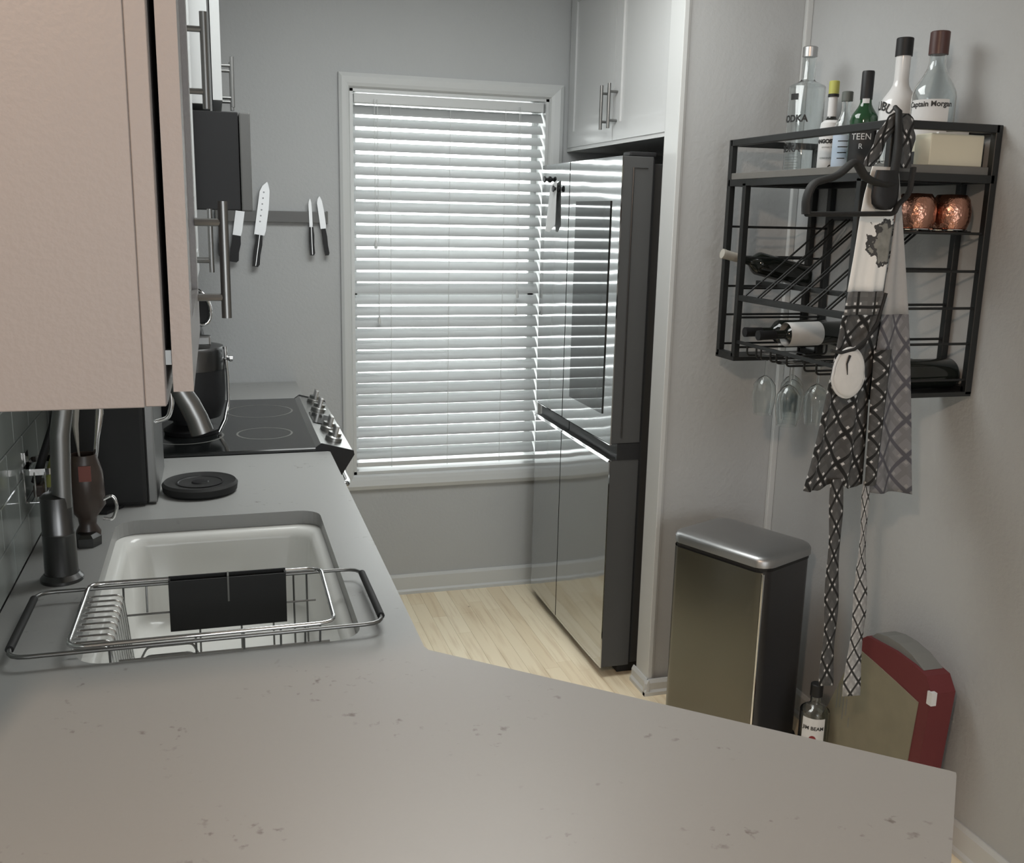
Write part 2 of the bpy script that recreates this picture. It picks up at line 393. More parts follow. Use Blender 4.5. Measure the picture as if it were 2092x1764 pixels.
for x in (.66, .892, 1.115):
    obj('ladder_cord', tube([(x, YB-.027, .55), (x, YB-.027, 1.97)], .0012, 5), trimm, bl)
for x, zb in ((.60, 1.46), (.612, 1.17), (1.176, 1.27), (1.171, 1.20)):
    c = obj('pull_cord', tube([(x, YB-.034, zb), (x-.003, YB-.034, 1.98)], .0014, 5), trimm, bl)
    obj('tassel', lathe([(0, 0), (.006, .002), (.007, .012), (.003, .035), (0, .037)], 10, (x, YB-.034, zb-.035)), trimm, c)

# ---------------------------------------------------------------- worktops with the sink cut-out
def slab_with_hole(outer, hole, z0, z1):
    b = bmesh.new(); vo = [b.verts.new((x, y, z1)) for x, y in outer]; es = [b.edges.new((vo[i], vo[(i+1) % len(vo)])) for i in range(len(vo))]
    vh = [b.verts.new((x, y, z1)) for x, y in hole]; es += [b.edges.new((vh[i], vh[(i+1) % len(vh)])) for i in range(len(vh))]
    r = bmesh.ops.triangle_fill(b, use_beauty=True, edges=es)
    ex = bmesh.ops.extrude_face_region(b, geom=b.faces[:])
    vs = [g for g in ex['geom'] if isinstance(g, bmesh.types.BMVert)]
    bmesh.ops.translate(b, verts=vs, vec=(0, 0, z0-z1)); return b
outer = [(XL+.01, 2.712), (.280, 2.712), (.286, 2.706), (.286, 1.399), (.290, 1.386), (.838, .899), (.843, .893), (.838, .886), (.318, .302), (.308, .300), (XL+.01, .905)]
hole = rrect(-.221, .200, 1.452, 2.160, .045)[::-1]
wt = tag(obj('countertop', slab_with_hole(outer, hole, .884, .914), counterm), 'pale speckled quartz worktop around the sink, angling into the near peninsula', 'countertop')
wt2 = tag(obj('countertop', box(XL+.01, .286, 3.492, D-.001, .884, .914, .002, 1), counterm), 'small square of white worktop beyond the range, against the window wall', 'countertop')
# base cabinets (below the tops)
def handle_bar(parent, x, y, z0, z1, face, vert=True, dirx=1, name='handle'):
    off = .032*dirx
    bm = tube([(x+off, y, z0), (x+off, y, z1)], .006, 10); L = z1-z0
    for zz in (z0+L*.18, z1-L*.18): tube([(x, y, zz), (x+off, y, zz)], .0045, 8, bm=bm)
    return obj(name, bm, nickel, parent, smooth=40)
def shaker(name, x, y0, y1, z0, z1, parent, dirx=1, mt=None, th=.020, fr=.055):
    mt = mt or cabm; s = dirx
    xa = x-th*s
    bm = box(min(xa+.003*s, x-.0065*s), max(xa+.003*s, x-.0065*s), y0+fr, y1-fr, z0+fr, z1-fr)
    for a in ((y0, y0+fr, z0, z1), (y1-fr, y1, z0, z1), (y0+fr, y1-fr, z0, z0+fr), (y0+fr, y1-fr, z1-fr, z1)):
        box(min(xa, x), max(xa, x), *a, bm=bm)
    return obj(name, bm, mt, parent)
bc = thing('base_cabinet', 'white base cabinet run under the sink worktop', 'cabinet', (0, 2, 0))
bm = box(XL+.002, .235, 2.20, 2.70, .10, .883); box(XL+.002, .235, 1.40, 2.20, .10, .64, bm=bm); box(.215, .235, 1.40, 2.20, .64, .883, bm=bm); box(XL+.002, .19, 1.40, 2.70, 0.001, .10, bm=bm)
obj('body', bm, cabm, bc)
for i, (a, c) in enumerate(((1.43, 1.84), (1.845, 2.25), (2.255, 2.695))):
    d = shaker('door', .258, a, c, .12, .87, bc); handle_bar(d, .258, c-.05 if i != 1 else a+.05, .66, .80, 0)
pc = thing('peninsula_cabinet', 'white cabinet body under the angled peninsula end', 'cabinet', (.1, .9, 0))
obj('body', prism([(XL+.03, 1.38), (.24, 1.38), (.765, .90), (.36, .44), (XL+.03, 1.0)], .10, .883), cabm, pc)
obj('toe_kick', prism([(XL+.03, 1.38), (.20, 1.35), (.70, .88), (.34, .50), (XL+.03, 1.05)], .001, .10), trimm, pc)
fc = thing('base_cabinet', 'narrow white base cabinet between range and window wall', 'cabinet', (0, 3.69, 0))
obj('body', box(XL+.002, .235, 3.50, D-.02, .002, .883), cabm, fc)
d = shaker('door', .258, 3.505, 3.87, .12, .87, fc); handle_bar(d, .258, 3.56, .66, .80, 0)
# sink
sk = thing('sink', 'deep white undermount single bowl sink', 'sink', (-.01, 1.81, .69))
def rl(i, z, r=.045): return [(x, y, z) for x, y in rrect(-.221-.006+i, .206-i, 1.446+i, 2.166-i, r)]
bm = loops([rl(-.02, .883), rl(-.002, .8835), rl(.018, .882, .042), rl(.026, .876, .04), rl(.030, .86, .045), rl(.040, .71, .05), rl(.055, .693, .06), rl(.09, .69, .05)], cap1=True)
obj('basin', bm, sinkm, sk, smooth=50)
dr = obj('drain', lathe([(.042, 0), (.044, .003), (.036, .004), (.030, -.001), (0, -.001)], 24, (-.01, 1.9, .691)), steelm, sk, smooth=30)
# faucet
fa = thing('kitchen_faucet', 'dark brushed metal gooseneck faucet behind the sink', 'faucet', (-.283, 1.825, .914))
obj('base_flange', lathe([(0, 0), (.036, 0), (.036, .006), (.029, .014), (0, .014)], 32, (-.283, 1.825, .914)), darksteel, fa, smooth=40)
obj('body', lathe([(.028, .012), (.0275, .085), (.0285, .088), (.0270, .091), (.0265, .155), (.020, .160), (0, .160)], 32, (-.283, 1.825, .914)), darksteel, fa, smooth=40)
neck = [(-.273, 1.82, 1.05), (-.271, 1.82, 1.12), (-.268, 1.82, 1.18), (-.256, 1.822, 1.25), (-.235, 1.824, 1.31), (-.20, 1.826, 1.352), (-.155, 1.828, 1.362), (-.115, 1.83, 1.335), (-.085, 1.83, 1.285), (-.066, 1.83, 1.245)]
nk = obj('spout', tube(neck, .0165, 16), nickel, fa, smooth=60)
obj('spray_head', tube([(-.068, 1.83, 1.250), (-.054, 1.83, 1.225), (-.042, 1.83, 1.198), (-.034, 1.83, 1.172)], [.0175, .019, .0195, .0205], 20), nickel, nk, smooth=40)
# over-the-sink dish rack
dk = thing('dish_drying_rack', 'chrome wire drying rack spanning the sink with black grips', 'dish rack', (-.04, 1.59, .915))
zr = .9325
fr = obj('outer_rail', tube([(-.309, 1.458, zr), (.234, 1.462, zr), (.230, 1.714, zr), (-.307, 1.716, zr)], .0035, 8, round_=.03, closed=True), nickel, dk, smooth=60)
obj('grip', tube([(-.309, 1.49, zr), (-.307, 1.69, zr)], .0062, 10), blackmat, fr, label='black rubber grip on the left end', smooth=60)
obj('grip', tube([(.2335, 1.49, zr), (.231, 1.69, zr)], .0062, 10), blackmat, fr, label='black rubber grip on the right end', smooth=60)
obj('basket_rim', tube([(-.229, 1.464, zr+.006), (.158, 1.468, zr+.006), (.160, 1.716, zr+.006), (-.226, 1.722, zr+.006)], .0038, 8, round_=.025, closed=True), chrome, dk, smooth=60)
for i in range(10):
    y = 1.485+i*.0235
    obj('plate_wire', tube([(-.226, y, .925), (-.172, y, .925), (-.160, y, .80), (-.04, y, .80)], .0021, 6, round_=.012), chrome, dk, smooth=60)
for x in (-.172, -.135, -.05, .02, .075, .112, .135):
    if x == -.135: pts = [(x, 1.716, .935), (x, 1.708, .885)]
    else: pts = [(x, 1.716, .935), (x, 1.700, .803), (x, 1.49, .803), (x, 1.468, .935)]
    obj('basket_wire', tube(pts, .0019, 6, round_=.012), nickel, dk, smooth=60)
obj('side_wire', tube([(-.172, 1.708, .882), (.150, 1.708, .882)], .0018, 6), nickel, dk)
obj('side_wire', tube([(-.160, 1.475, .905), (.150, 1.475, .905)], .0018, 6), nickel, dk)
for i in range(4):
    y = 1.66-i*.028
    obj('plate_bump', tube([(-.155, y, .803), (-.135, y, .842-.004*i), (-.062, y, .842-.004*i), (-.045, y, .803)], .002, 6, round_=.008), nickel, dk, smooth=60)
bm = box(-.098, .098, 1.692, 1.695, .852, .943); box(-.098, .098, 1.709, 1.712, .852, .946, bm=bm); box(-.098, -.095, 1.695, 1.709, .852, .944, bm=bm); box(.095, .098, 1.695, 1.709, .852, .944, bm=bm); box(-.098, .098, 1.695, 1.709, .852, .855, bm=bm); box(-.001, .001, 1.695, 1.709, .855, .940, bm=bm)
ct = obj('cutlery_tray', bm, blackmat, dk, label='slim black plastic cutlery holder')
obj('divider', box(-.0015, .0015, 1.690, 1.712, .90, .947), greycard, ct)

# trivet / round black disc
tv = thing('round_trivet', 'thick round black trivet lying flat on the worktop before the range', 'trivet', (-.058, 2.365, .914))
obj('disc', lathe([(0, 0), (.078, 0), (.084, .006), (.086, .020), (.081, .026), (.070, .022), (0, .021)], 48, (-.054, 2.365, .915)), blackmat, tv, smooth=30)
obj('raised_ring', lathe([(.052, .0215), (.054, .0235), (.050, .0235), (.048, .0215)], 40, (-.054, 2.365, .915)), blackm, tv, smooth=40)
obj('centre_boss', lathe([(.02, .0215), (.018, .0245), (0, .0245)], 24, (-.054, 2.365, .915)), blackm, tv, smooth=40)
# tall black appliance
ap = thing('coffee_maker', 'tall black boxy countertop appliance with steel front edge and loop handle', 'appliance', (-.23, 2.43, .914))
obj('body', box(-.322, -.165, 2.262, 2.60, .918, 1.235, .008), blackmat, ap)
obj('steel_edge', box(-.165, -.144, 2.275, 2.595, .918, 1.23, .004), nickel, ap)
obj('loop_handle', tube([(-.144, 2.33, 1.205), (-.108, 2.33, 1.190), (-.106, 2.33, 1.13), (-.115, 2.33, 1.10), (-.144, 2.33, 1.092)], .0055, 8, round_=.01), chrome, ap, smooth=60)
obj('drip_tray', prism([(-.335, 2.235), (-.245, 2.215), (-.215, 2.262), (-.322, 2.262)], .915, .921), blackm, ap)
# crock with utensils and dark bottle behind the faucet
cr = thing('utensil_crock', 'mottled brown crock with rust red patch and chrome side ring, behind the faucet', 'crock', (-.262, 2.04, .914))
cc_ = (-.262, 2.04, .914)
obj('body', lathe([(0, 0), (.022, 0), (.024, .02), (.016, .035), (.018, .05), (.036, .075), (.034, .14), (.024, .178), (.022, .178), (.030, .14), (.030, .08), (0, .078)], 28, cc_), brownm, cr, smooth=40)
obj('foot', lathe([(0, 0), (.026, 0), (.027, .018), (.018, .024), (0, .024)], 6, (-.262, 2.015, .9145)), darksteel, cr)
obj('red_label', box(-.268, -.246, 2.0035, 2.008, 1.045, 1.075), redspot, cr)
obj('side_ring', tube([(-.232, 2.03, 1.0), (-.212, 2.03, 1.01), (-.204, 2.03, .985), (-.214, 2.03, .958), (-.232, 2.03, .962)], .0035, 8, round_=.012), chrome, cr, smooth=60)
sp_ = tag(obj('wooden_spoon', tube([(-.262, 2.04, .995), (-.270, 2.04, 1.10), (-.272, 2.04, 1.15), (-.268, 2.04, 1.19), (-.262, 2.04, 1.21)], [.005, .005, .014, .016, .006], 12, flat=.4), cream, smooth=60), 'pale spoon standing in the brown crock', 'spoon')
wh = tag(obj('whisk', tube([(-.252, 2.05, .997), (-.236, 2.05, 1.12), (-.228, 2.05, 1.17), (-.224, 2.05, 1.215)], [.004, .005, .008, .005], 10), chrome, smooth=60), 'chrome handled utensil standing in the brown crock beside the spoon', 'utensil')
# wire caddy on the tiled wall
cd = thing('wire_caddy', 'small chrome wire basket hung on the backsplash tiles', 'caddy', (-.335, 2.0, 1.02))
xa, xb, ya, yb = XL+.012, -.305, 1.95, 2.06
obj('top_band', loops([[(x, y, z) for x, y in rrect(xa, xb, ya, yb, .012, 3)] for z in (1.076, 1.088)]), chrome, cd)
obj('bottom_frame', tube([(xa, ya, 1.024), (xb, ya, 1.024), (xb, yb, 1.024), (xa, yb, 1.024)], .0018, 6, round_=.01, closed=True), chrome, cd, smooth=60)
for x, y in ((xa+.002, ya), (xa+.02, ya), (xa+.038, ya), (xb, ya+.03), (xb, ya+.06), (xb, yb-.02)):
    obj('upright_wire', tube([(x, y, 1.024), (x, y, 1.082)], .0016, 6), chrome, cd)
obj('wall_hook', box(XL+.009, xa, 1.99, 2.02, 1.07, 1.11), chrome, cd)
for i in range(3): obj('floor_wire', tube([(xa+.01+i*.018, ya, 1.024), (xa+.01+i*.018, yb, 1.024)], .0015, 6), chrome, cd)
tag(obj('scrub_sponge', box(-.345, -.327, 1.975, 2.035, 1.027, 1.05, .004), brownm), 'brown scouring pad at the bottom of the wire caddy', 'sponge')
tag(obj('dish_brush', tube([(-.342, 1.99, 1.052), (-.326, 1.99, 1.10), (-.305, 1.99, 1.16), (-.300, 1.99, 1.19)], [.008, .008, .007, .006], 10), blackm, smooth=60), 'black handled dish brush leaning in the wire caddy', 'brush')
tag(obj('bottle_brush', tube([(-.325, 2.005, 1.04), (-.312, 2.005, 1.08), (-.296, 2.005, 1.13), (-.288, 2.005, 1.16)], [.007, .009, .009, .006], 10), sponge, smooth=60), 'yellow green brush leaning in the wire caddy', 'brush')

# ---------------------------------------------------------------- range
ra = thing('range_cooker', 'slide-in range with black glass cooktop and slanted steel control panel', 'stove', (0, 3.1, 0))
YR0, YR1 = 2.718, 3.486
obj('body', box(XL+.004, .262, YR0, YR1, .06, .905), darksteel, ra)
obj('cooktop_glass', box(XL+.012, .262, YR0-.001, YR1+.001, .905, .924, .003, 1), blackg, ra)
for x, y, r in ((-.10, 2.93, .10), (-.10, 3.27, .075), (.12, 3.27, .10), (.12, 2.93, .075)):
    obj('burner_ring', lathe([(r, .9242), (r+.003, .9245), (r+.006, .9242)], 40, (x, y, 0)), greycard, ra)
pan = [(.245, .922), (.262, .934), (.350, .910), (.352, .898), (.315, .845), (.262, .845)]
pn = obj('control_panel', prism([(x, z) for x, z in pan], YR0+.004, YR1-.004, axis='y'), steelm, ra)
for a, c in ((YR0, YR0+.006), (YR1-.006, YR1)):
    obj('end_cap', prism([(x+.002, z+.002 if z > .89 else z-.004) for x, z in pan], a-.002, c-.002 if a < 3 else c+.002, axis='y'), blackm, ra)
nrm = Vector((.26, 0, .966)).normalized()
for y in (2.81, 2.95, 3.25, 3.40):
    c = Vector((.306, y, .9225))
    kb = lathe([(0, 0), (.024, 0), (.024, .010), (.019, .014), (.019, .024), (0, .025)], 28, c, nrm)
    k_ = obj('knob', kb, steelm, ra, smooth=35)
    g = box(-.006, .006, -.021, .021, 0, .045, .003); bmesh.ops.transform(g, matrix=Matrix.Translation(c) @ nrm.to_track_quat('Z', 'Y').to_matrix().to_4x4() @ Matrix.Rotation(rad(90), 4, 'Z'), verts=g.verts)
    obj('grip', g, steelm, k_)
obj('display', prism([(.270, .9345), (.335, .917), (.335, .915), (.270, .932)], 3.02, 3.18, axis='y'), blackg, ra)
dr_ = obj('oven_door', box(.262, .292, YR0+.008, YR1-.008, .20, .838, .004), steelm, ra)
obj('handle', tube([(.292, 2.78, .79), (.335, 2.77, .80), (.342, 2.80, .80), (.342, 3.40, .80), (.335, 3.43, .80), (.292, 3.42, .79)], .011, 10, round_=.02), chrome, dr_, smooth=60)
obj('oven_window', box(.2915, .294, 2.84, 3.37, .34, .68, .001), blackg, dr_)
obj('drawer', box(.262, .290, YR0+.008, YR1-.008, .06, .19, .004), steelm, ra)
# tall pot on the cooktop
pt = thing('coffee_percolator', 'tall black pot with grey collar, chrome side strip and ring-shaped lid handle on the cooktop', 'pot', (-.085, 2.98, .925))
pc_ = (-.085, 2.98, .925)
obj('base', lathe([(0, 0), (.075, 0), (.078, .012), (.05, .03), (.05, .05), (0, .05)], 32, pc_), blackm, pt, smooth=40)
obj('body', lathe([(0, .045), (.085, .050), (.098, .09), (.101, .13), (.101, .195), (.0, .195)], 40, pc_), blackm, pt, smooth=40)
obj('collar', lathe([(.102, .190), (.103, .245), (.098, .254), (.06, .262), (0, .264)], 40, pc_), darksteel, pt, smooth=40)
obj('lid_neck', lathe([(.05, .258), (.045, .30), (.032, .325), (0, .33)], 28, pc_), blackm, pt, smooth=40)
obj('side_strip', tube([(.018, 2.96, 1.178), (.022, 2.96, 1.09), (.022, 2.96, 1.02), (.010, 2.955, .965), (-.008, 2.95, .930)], [.005, .005, .005, .006, .006], 10), chrome, pt, smooth=60)
obj('side_knob', lathe([(0, 0), (.006, 0), (.006, .010), (.009, .014), (.008, .022), (0, .024)], 16, (.016, 2.96, 1.143), (1, 0, 0)), chrome, pt, smooth=40)
rg = []
for k in range(24):
    a = 2*pi*k/24; rg.append((-.052+.030*cos(a)-.018*sin(a), 2.93+.01*sin(a), 1.295+.048*sin(a)+.012*cos(a)))
obj('ring_handle', tube(rg, .0055, 8, closed=True), chrome, pt, smooth=60)
disc = bmesh.new(); disc.faces.new([disc.verts.new((p[0], p[1]+.004, p[2])) for p in rg]); obj('ring_infill', disc, blackm, pt)
obj('hinge', box(-.062, -.02, 2.94, 2.97, 1.182, 1.212, .006), nickel, pt)
# microwave
mw = thing('microwave', 'black microwave with grey door edge hung over the range', 'microwave', (-.13, 3.1, 1.56))
obj('body', box(XL+.002, .070, 2.722, 3.482, 1.562, 1.806, .003), blackm, mw)
d = obj('door', box(.072, .100, 2.722, 3.30, 1.560, 1.806, .004), midgrey, mw)
obj('door_glass', box(.099, .1015, 2.78, 3.22, 1.60, 1.77), blackg, d)
obj('control_strip', box(.072, .100, 3.304, 3.482, 1.560, 1.806, .004), blackg, mw)

# ---------------------------------------------------------------- upper cabinets, left run
HT = 2.42
def upper(label, y0, y1, z0, xb, xd, doors, th=.020, sidem=None, hz=(.03, .165), name='wall_cabinet', hy=None):
    t = thing(name, label, 'cabinet', (-.2, (y0+y1)/2, z0))
    obj('body', box(XL+.002, xb, y0+.001, y1-.001, z0, HT, .001, 1), sidem or cabm, t)
    for i, (a, c) in enumerate(doors):
        dz = z0+.011
        d = shaker('door', xd, a, c, dz, HT-.004, t, th=th, mt=sidem)
        h = hy[i]; handle_bar(d, xd, h, z0+hz[0], z0+hz[1], 0)
    return t
t = upper('beige lit near wall cabinet filling the upper left, seen from its end panel', .85, 1.295, 1.407, -.042, -.021, [(.852, 1.293)], th=.016, sidem=beigem, hz=(.032, .168), hy=[1.235])
obj('end_panel', box(XL+.002, -.0590, .843, .850, 1.407, HT, .0008, 1), beigem, t)
obj('face_frame', box(-.0588, -.0425, .8435, .850, 1.4075, HT, .0008, 1), beigem, t)
obj('hinge_bumper', box(-.0425, -.0375, .856, .868, 1.44, 1.452), nickel, t)
upper('short white wall cabinet over the sink with a long bar handle', 1.30, 1.945, 1.70, -.056, -.035, [(1.302, 1.943)], hy=[1.66], hz=(.015, .155))
upper('tall white wall cabinet between the sink cabinet and the microwave', 1.95, 2.705, 1.40, -.060, -.039, [(1.952, 2.325), (2.33, 2.703)], hy=[2.28, 2.375])
upper('white cabinet over the microwave with thin bar handles', 2.722, 3.482, 1.822, .004, .034, [(2.724, 3.100), (3.104, 3.480)], hy=[3.045, 3.16], hz=(.025, .160), th=.023)

# ---------------------------------------------------------------- knife rail
kr = thing('magnetic_knife_rail', 'grey magnetic knife rail screwed to the far wall beside the window', 'knife rack', (.21, D-.01, 1.518))
obj('bar', box(.008, .415, D-.020, D-.001, 1.520, 1.562, .002), midgrey, kr)
for a, c in ((.008, .012), (.411, .416)): obj('end_cap', box(a, c, D-.0215, D-.001, 1.518, 1.564), greycard, kr)
def knife(gx, gz, tilt, Lb, wb, Lh, wh, label, pattern=False, thin=False):
    t = thing('kitchen_knife', label, 'knife', (gx, D-.024, gz), 'knives on the magnetic rail'); t.rotation_euler = (0, rad(tilt), 0)
    n = 10; pts = [(-wb*.5, 0)]
    pts += [(-wb*.5, Lb*.80), (-wb*.30, Lb*.92), (wb*.05, Lb)]
    for k in range(5): s = k/4; pts.append((wb*(.22+.28*math.sqrt(s) if s else .15), Lb*(.97-.45*s)))
    pts += [(wb*.5, Lb*.1), (wb*.42, 0)]
    loc = Vector(t.location); ORGs = ORG[t.name]
    bm = prism(pts, -.001, .001, axis='y'); bmesh.ops.translate(bm, verts=bm.verts, vec=ORGs); bl_ = obj('blade', bm, bladem, t)
    if pattern:
        for k in range(6):
            q = lathe([(0, 0), (.0032, 0), (.0032, .0006), (0, .0006)], 10, (-wb*.12, -.0016, Lb*(.25+.11*k)), (0, 1, 0)); bmesh.ops.translate(q, verts=q.verts, vec=ORGs)
            obj('dimple', q, darksteel, bl_)
    hp = [(-wh*.38, 0), (wh*.38, 0), (wh*.5, -Lh*.3), (wh*.42, -Lh*.62), (wh*.5, -Lh*.92), (wh*.3, -Lh), (-wh*.4, -Lh), (-wh*.5, -Lh*.5)]
    bm = prism(hp, -.008, .006, axis='y'); bmesh.ops.translate(bm, verts=bm.verts, vec=ORGs); h_ = obj('handle', bm, blackm, t)
    bm = box(-.0012, .0012, -.0088, -.0078, -Lh*.97, .004); bmesh.ops.translate(bm, verts=bm.verts, vec=ORGs)
    if Lh > .10: obj('tang_line', bm, steelm, t)
knife(.034, 1.478, 4, .13, .026, .085, .032, 'leftmost knife on the wall rail, short black handle, half behind the microwave')
knife(.082, 1.470, 9, .17, .032, .098, .034, 'second knife from the left on the rail, thick black handle')
knife(.163, 1.473, 9, .195, .040, .118, .028, 'largest knife on the rail, wide dimpled blade and split black handle', pattern=True)
knife(.352, 1.505, -1.5, .105, .012, .105, .020, 'slim knife with narrow bright blade, second from the right on the rail', thin=True)
knife(.398, 1.500, -7, .120, .022, .100, .018, 'rightmost knife on the rail, pointed shiny blade nearest the window', thin=True)

# ---------------------------------------------------------------- fridge, its alcove cabinet
fg = thing('refrigerator', 'four-door stainless refrigerator reflecting the blinds', 'refrigerator', (1.6, 3.35, 0))
XF = 1.219; FY0, FY1, FS = 2.957, 3.752, 3.425
obj('body', box(1.335, 1.915, 2.985, 3.745, .035, 1.735, .004), fridgeside, fg)
obj('kick_plate', box(1.30, 1.90, 2.99, 3.74, .002, .035), blackm, fg)
def fdoor(y0, y1, z0, z1, name, lab):
    d = obj(name, box(XF+.008, 1.330, y0+.002, y1-.002, z0, z1, .003), fridgeside, fg)
    n = 8; pr_ = []
    for k in range(n+1):
        s = k/n; pr_.append((XF+.004*abs(2*((y0+(y1-y0)*s)-FY0)/(FY1-FY0)-1)**3, y0+(y1-y0)*s))
    pr_ = [(XF+.0075, y0)]+pr_+[(XF+.0075, y1)]
    o = obj('steel_skin', prism(pr_[::-1], z0, z1), fridgem, d, smooth=30)
    obj('gasket', box(1.330, 1.335, y0+.006, y1-.006, z0+.006, z1-.006), blackm, d)
    return d
ZG0, ZG1 = .780, .836
for y0, y1 in ((FY0, FS-.0035), (FS+.0035, FY1)):
    dd = fdoor(y0, y1, ZG1, 1.754, 'upper_door', '')
    dl = fdoor(y0, y1, .040, ZG0, 'lower_door', '')
    obj('grip_recess', box(XF+.030, 1.33, y0, y1, ZG0+.0005, ZG1-.0005), blackm, dd); obj('grip_floor', box(XF+.011, 1.33, y0+.001, y1-.001, ZG0, ZG0+.0015), blackmat, dd)
    obj('grip_lip', prism([(XF-.002, ZG0-.004), (XF+.004, ZG0+.004), (XF+.011, ZG0+.001), (XF+.011, ZG0-.004)], y0, y1, axis='y'), chrome, dl)
    obj('grip_lip', prism([(XF, ZG1-.002), (XF+.003, ZG1-.005), (XF+.010, ZG1-.001), (XF+.010, ZG1+.001)], y0, y1, axis='y'), chrome, dd)
obj('glass_inset', prism([(3.030, .925), (3.352, .925), (3.352, 1.618), (3.030, 1.618)], XF-.0012, XF+.004, axis='x'), insetm, fg, label='darker mirror panel set into the near door')
obj('side_groove', tube([(1.262, FY0-.0005, ZG1+.02), (1.262, FY0-.0005, 1.72), (1.31, FY0-.0005, 1.72)], .0022, 6), darksteel, fg)
obj('hinge_cover', box(1.25, 1.34, 2.962, 3.02, 1.7545, 1.768, .004), blackm, fg)
def magnet(y, z, label):
    t = thing('fridge_magnet', label, 'magnet', (XF, y, z))
    obj('body', lathe([(0, 0), (.011, 0), (.012, .005), (.006, .010), (.006, .016), (.012, .021), (.011, .025), (0, .025)], 18, (XF+.003, y, z), (-1, 0, 0)), blackm, t, smooth=40)
magnet(3.655, 1.700, 'small black spool magnet, upper one near the fridge far edge'); magnet(3.55, 1.664, 'small black spool magnet pinning the paper strip')
pp = bmesh.new(); vs = [pp.verts.new((XF-.004-.004*i, y, z)) for i, (y, z) in enumerate([(3.630, 1.675), (3.545, 1.695), (3.540, 1.535), (3.590, 1.507), (3.628, 1.510)])]
pp.faces.new(vs); ex = bmesh.ops.extrude_face_region(pp, geom=pp.faces[:]); bmesh.ops.translate(pp, verts=[g for g in ex['geom'] if isinstance(g, bmesh.types.BMVert)], vec=(.001, 0, 0))
tag(obj('paper_note', pp, paper), 'blank white paper strip hanging on the fridge front', 'paper')
uc = thing('wall_cabinet', 'white two-door cabinet above the refrigerator', 'cabinet', (1.6, 3.48, 1.833))
obj('body', box(1.373, 1.95, 3.185, D-.002, 1.835, HC-.002), cabm, uc)
obj('gable', box(1.373, 1.95, YS+.102, YS+.120, 1.80, HC-.002), cabm, uc)
obj('body_front', box(1.373, 1.95, YS+.125, 3.185, 1.835, HC-.002), cabm, uc)
for a, c, h in ((YS+.118, 3.406, 3.372), (3.410, 3.880, 3.444)):
    d = shaker('door', 1.365, a, c, 1.832, HC-.012, uc, dirx=-1, fr=.06); handle_bar(d, 1.365, h, 1.87, 2.02, 0, dirx=-1)
obj('bottom_rail', box(1.368, 1.95, YS+.122, D-.004, 1.818, 1.834), trimm, uc)

# ---------------------------------------------------------------- step bin
tb = thing('step_bin', 'tall stainless step bin with domed grey lid in the corner', 'trash can', (1.483, 2.52, 0)); tb.rotation_euler = (0, 0, rad(-65.3))
ORG[tb.name] = Vector((0, 0, 0))
def bloop(z, g=0, bow=.022):
    pts = []
    for x, y in rrect(-.172-g, .172+g, -.118-g, .118+g, .035+g, 5):
        y2 = y-(bow*(1-(x/.175)**2) if y < 0 else -bow*.6*(1-(x/.175)**2)); pts.append((x, y2, z))
    return pts
obj('liner_body', loops([bloop(.02, -.004), bloop(.60, -.004)], cap0=True, cap1=True), candark, tb, smooth=40)
# steel wrap on the long front face (local -y side) and left end
fr_ = bloop(.02); n = len(fr_)
def strip(idx, z0, z1, g): 
    b = bmesh.new(); A = [b.verts.new(Vector(bloop(z0, g)[i])) for i in idx]; B = [b.verts.new(Vector(bloop(z1, g)[i])) for i in idx]
    for i in range(len(idx)-1): b.faces.new((A[i], A[i+1], B[i+1], B[i]))
    return b
obj('steel_front', strip(list(range(6, 21)), .03, .598, .0015), cansteel, tb, smooth=60)
L0, L1 = Vector(bloop(.03, .003)[20]), Vector(bloop(.595, .003)[20])
obj('corner_glint_strip', tube([L0, L1], .0045, 6), chrome, tb)  # chrome strip put in for the bright reflection along the steel edge
obj('base', loops([bloop(.001, .004), bloop(.03, .004)], cap0=True, cap1=True), blackm, tb)
obj('rim', loops([bloop(.600, -.002), bloop(.612, -.002)], cap0=True, cap1=True), blackm, tb)
def lidloop(z, k, dy=0): return [(p[0]*k, p[1]*k+dy, z) for p in bloop(z, .003)]
obj('lid', loops([lidloop(.612, 1), lidloop(.630, 1), lidloop(.638, .975), lidloop(.643, .92), lidloop(.648, .75), lidloop(.651, .5), lidloop(.652, .2), lidloop(.652, .01)], cap0=True, cap1=True), canlid, tb, smooth=60)
obj('pedal', box(-.05, .05, -.175, -.125, .012, .024, .004), steelm, tb)

# ---------------------------------------------------------------- red box, floor bottle
rb = thing('red_carton', 'red carton with tan panel leaning on the right wall floor', 'box', (1.69, 1.97, 0))
obj('body', prism([(1.885, .001), (2.350, .001), (2.138, .462), (2.115, .480), (2.00, .488), (1.93, .484), (1.878, .476), (1.852, .440)], 1.645, 1.715, axis='x'), redcard, rb)
bm = prism([(1.925, .004), (2.345, .004), (2.150, .432), (2.074, .424), (1.985, .412), (1.893, .398)], 1.6425, 1.6455, axis='x'); obj('tan_panel', bm, tancard, rb)
obj('grey_top', prism([(1.90, .480), (1.95, .500), (2.00, .508), (2.05, .507), (2.09, .498), (2.11, .480)], 1.655, 1.712, axis='x'), greycard, rb)
obj('white_tab', box(1.640, 1.655, 1.845, 1.862, .412, .446), paper, rb)
for i, (y, z0_, z1_) in enumerate(((2.215, .22, .29), (2.20, .23, .30), (2.185, .20, .29), (2.17, .22, .27), (2.155, .19, .22))):
    obj('print_mark', box(1.6420, 1.6425, y-.003, y, z0_, z1_), greycard, rb)
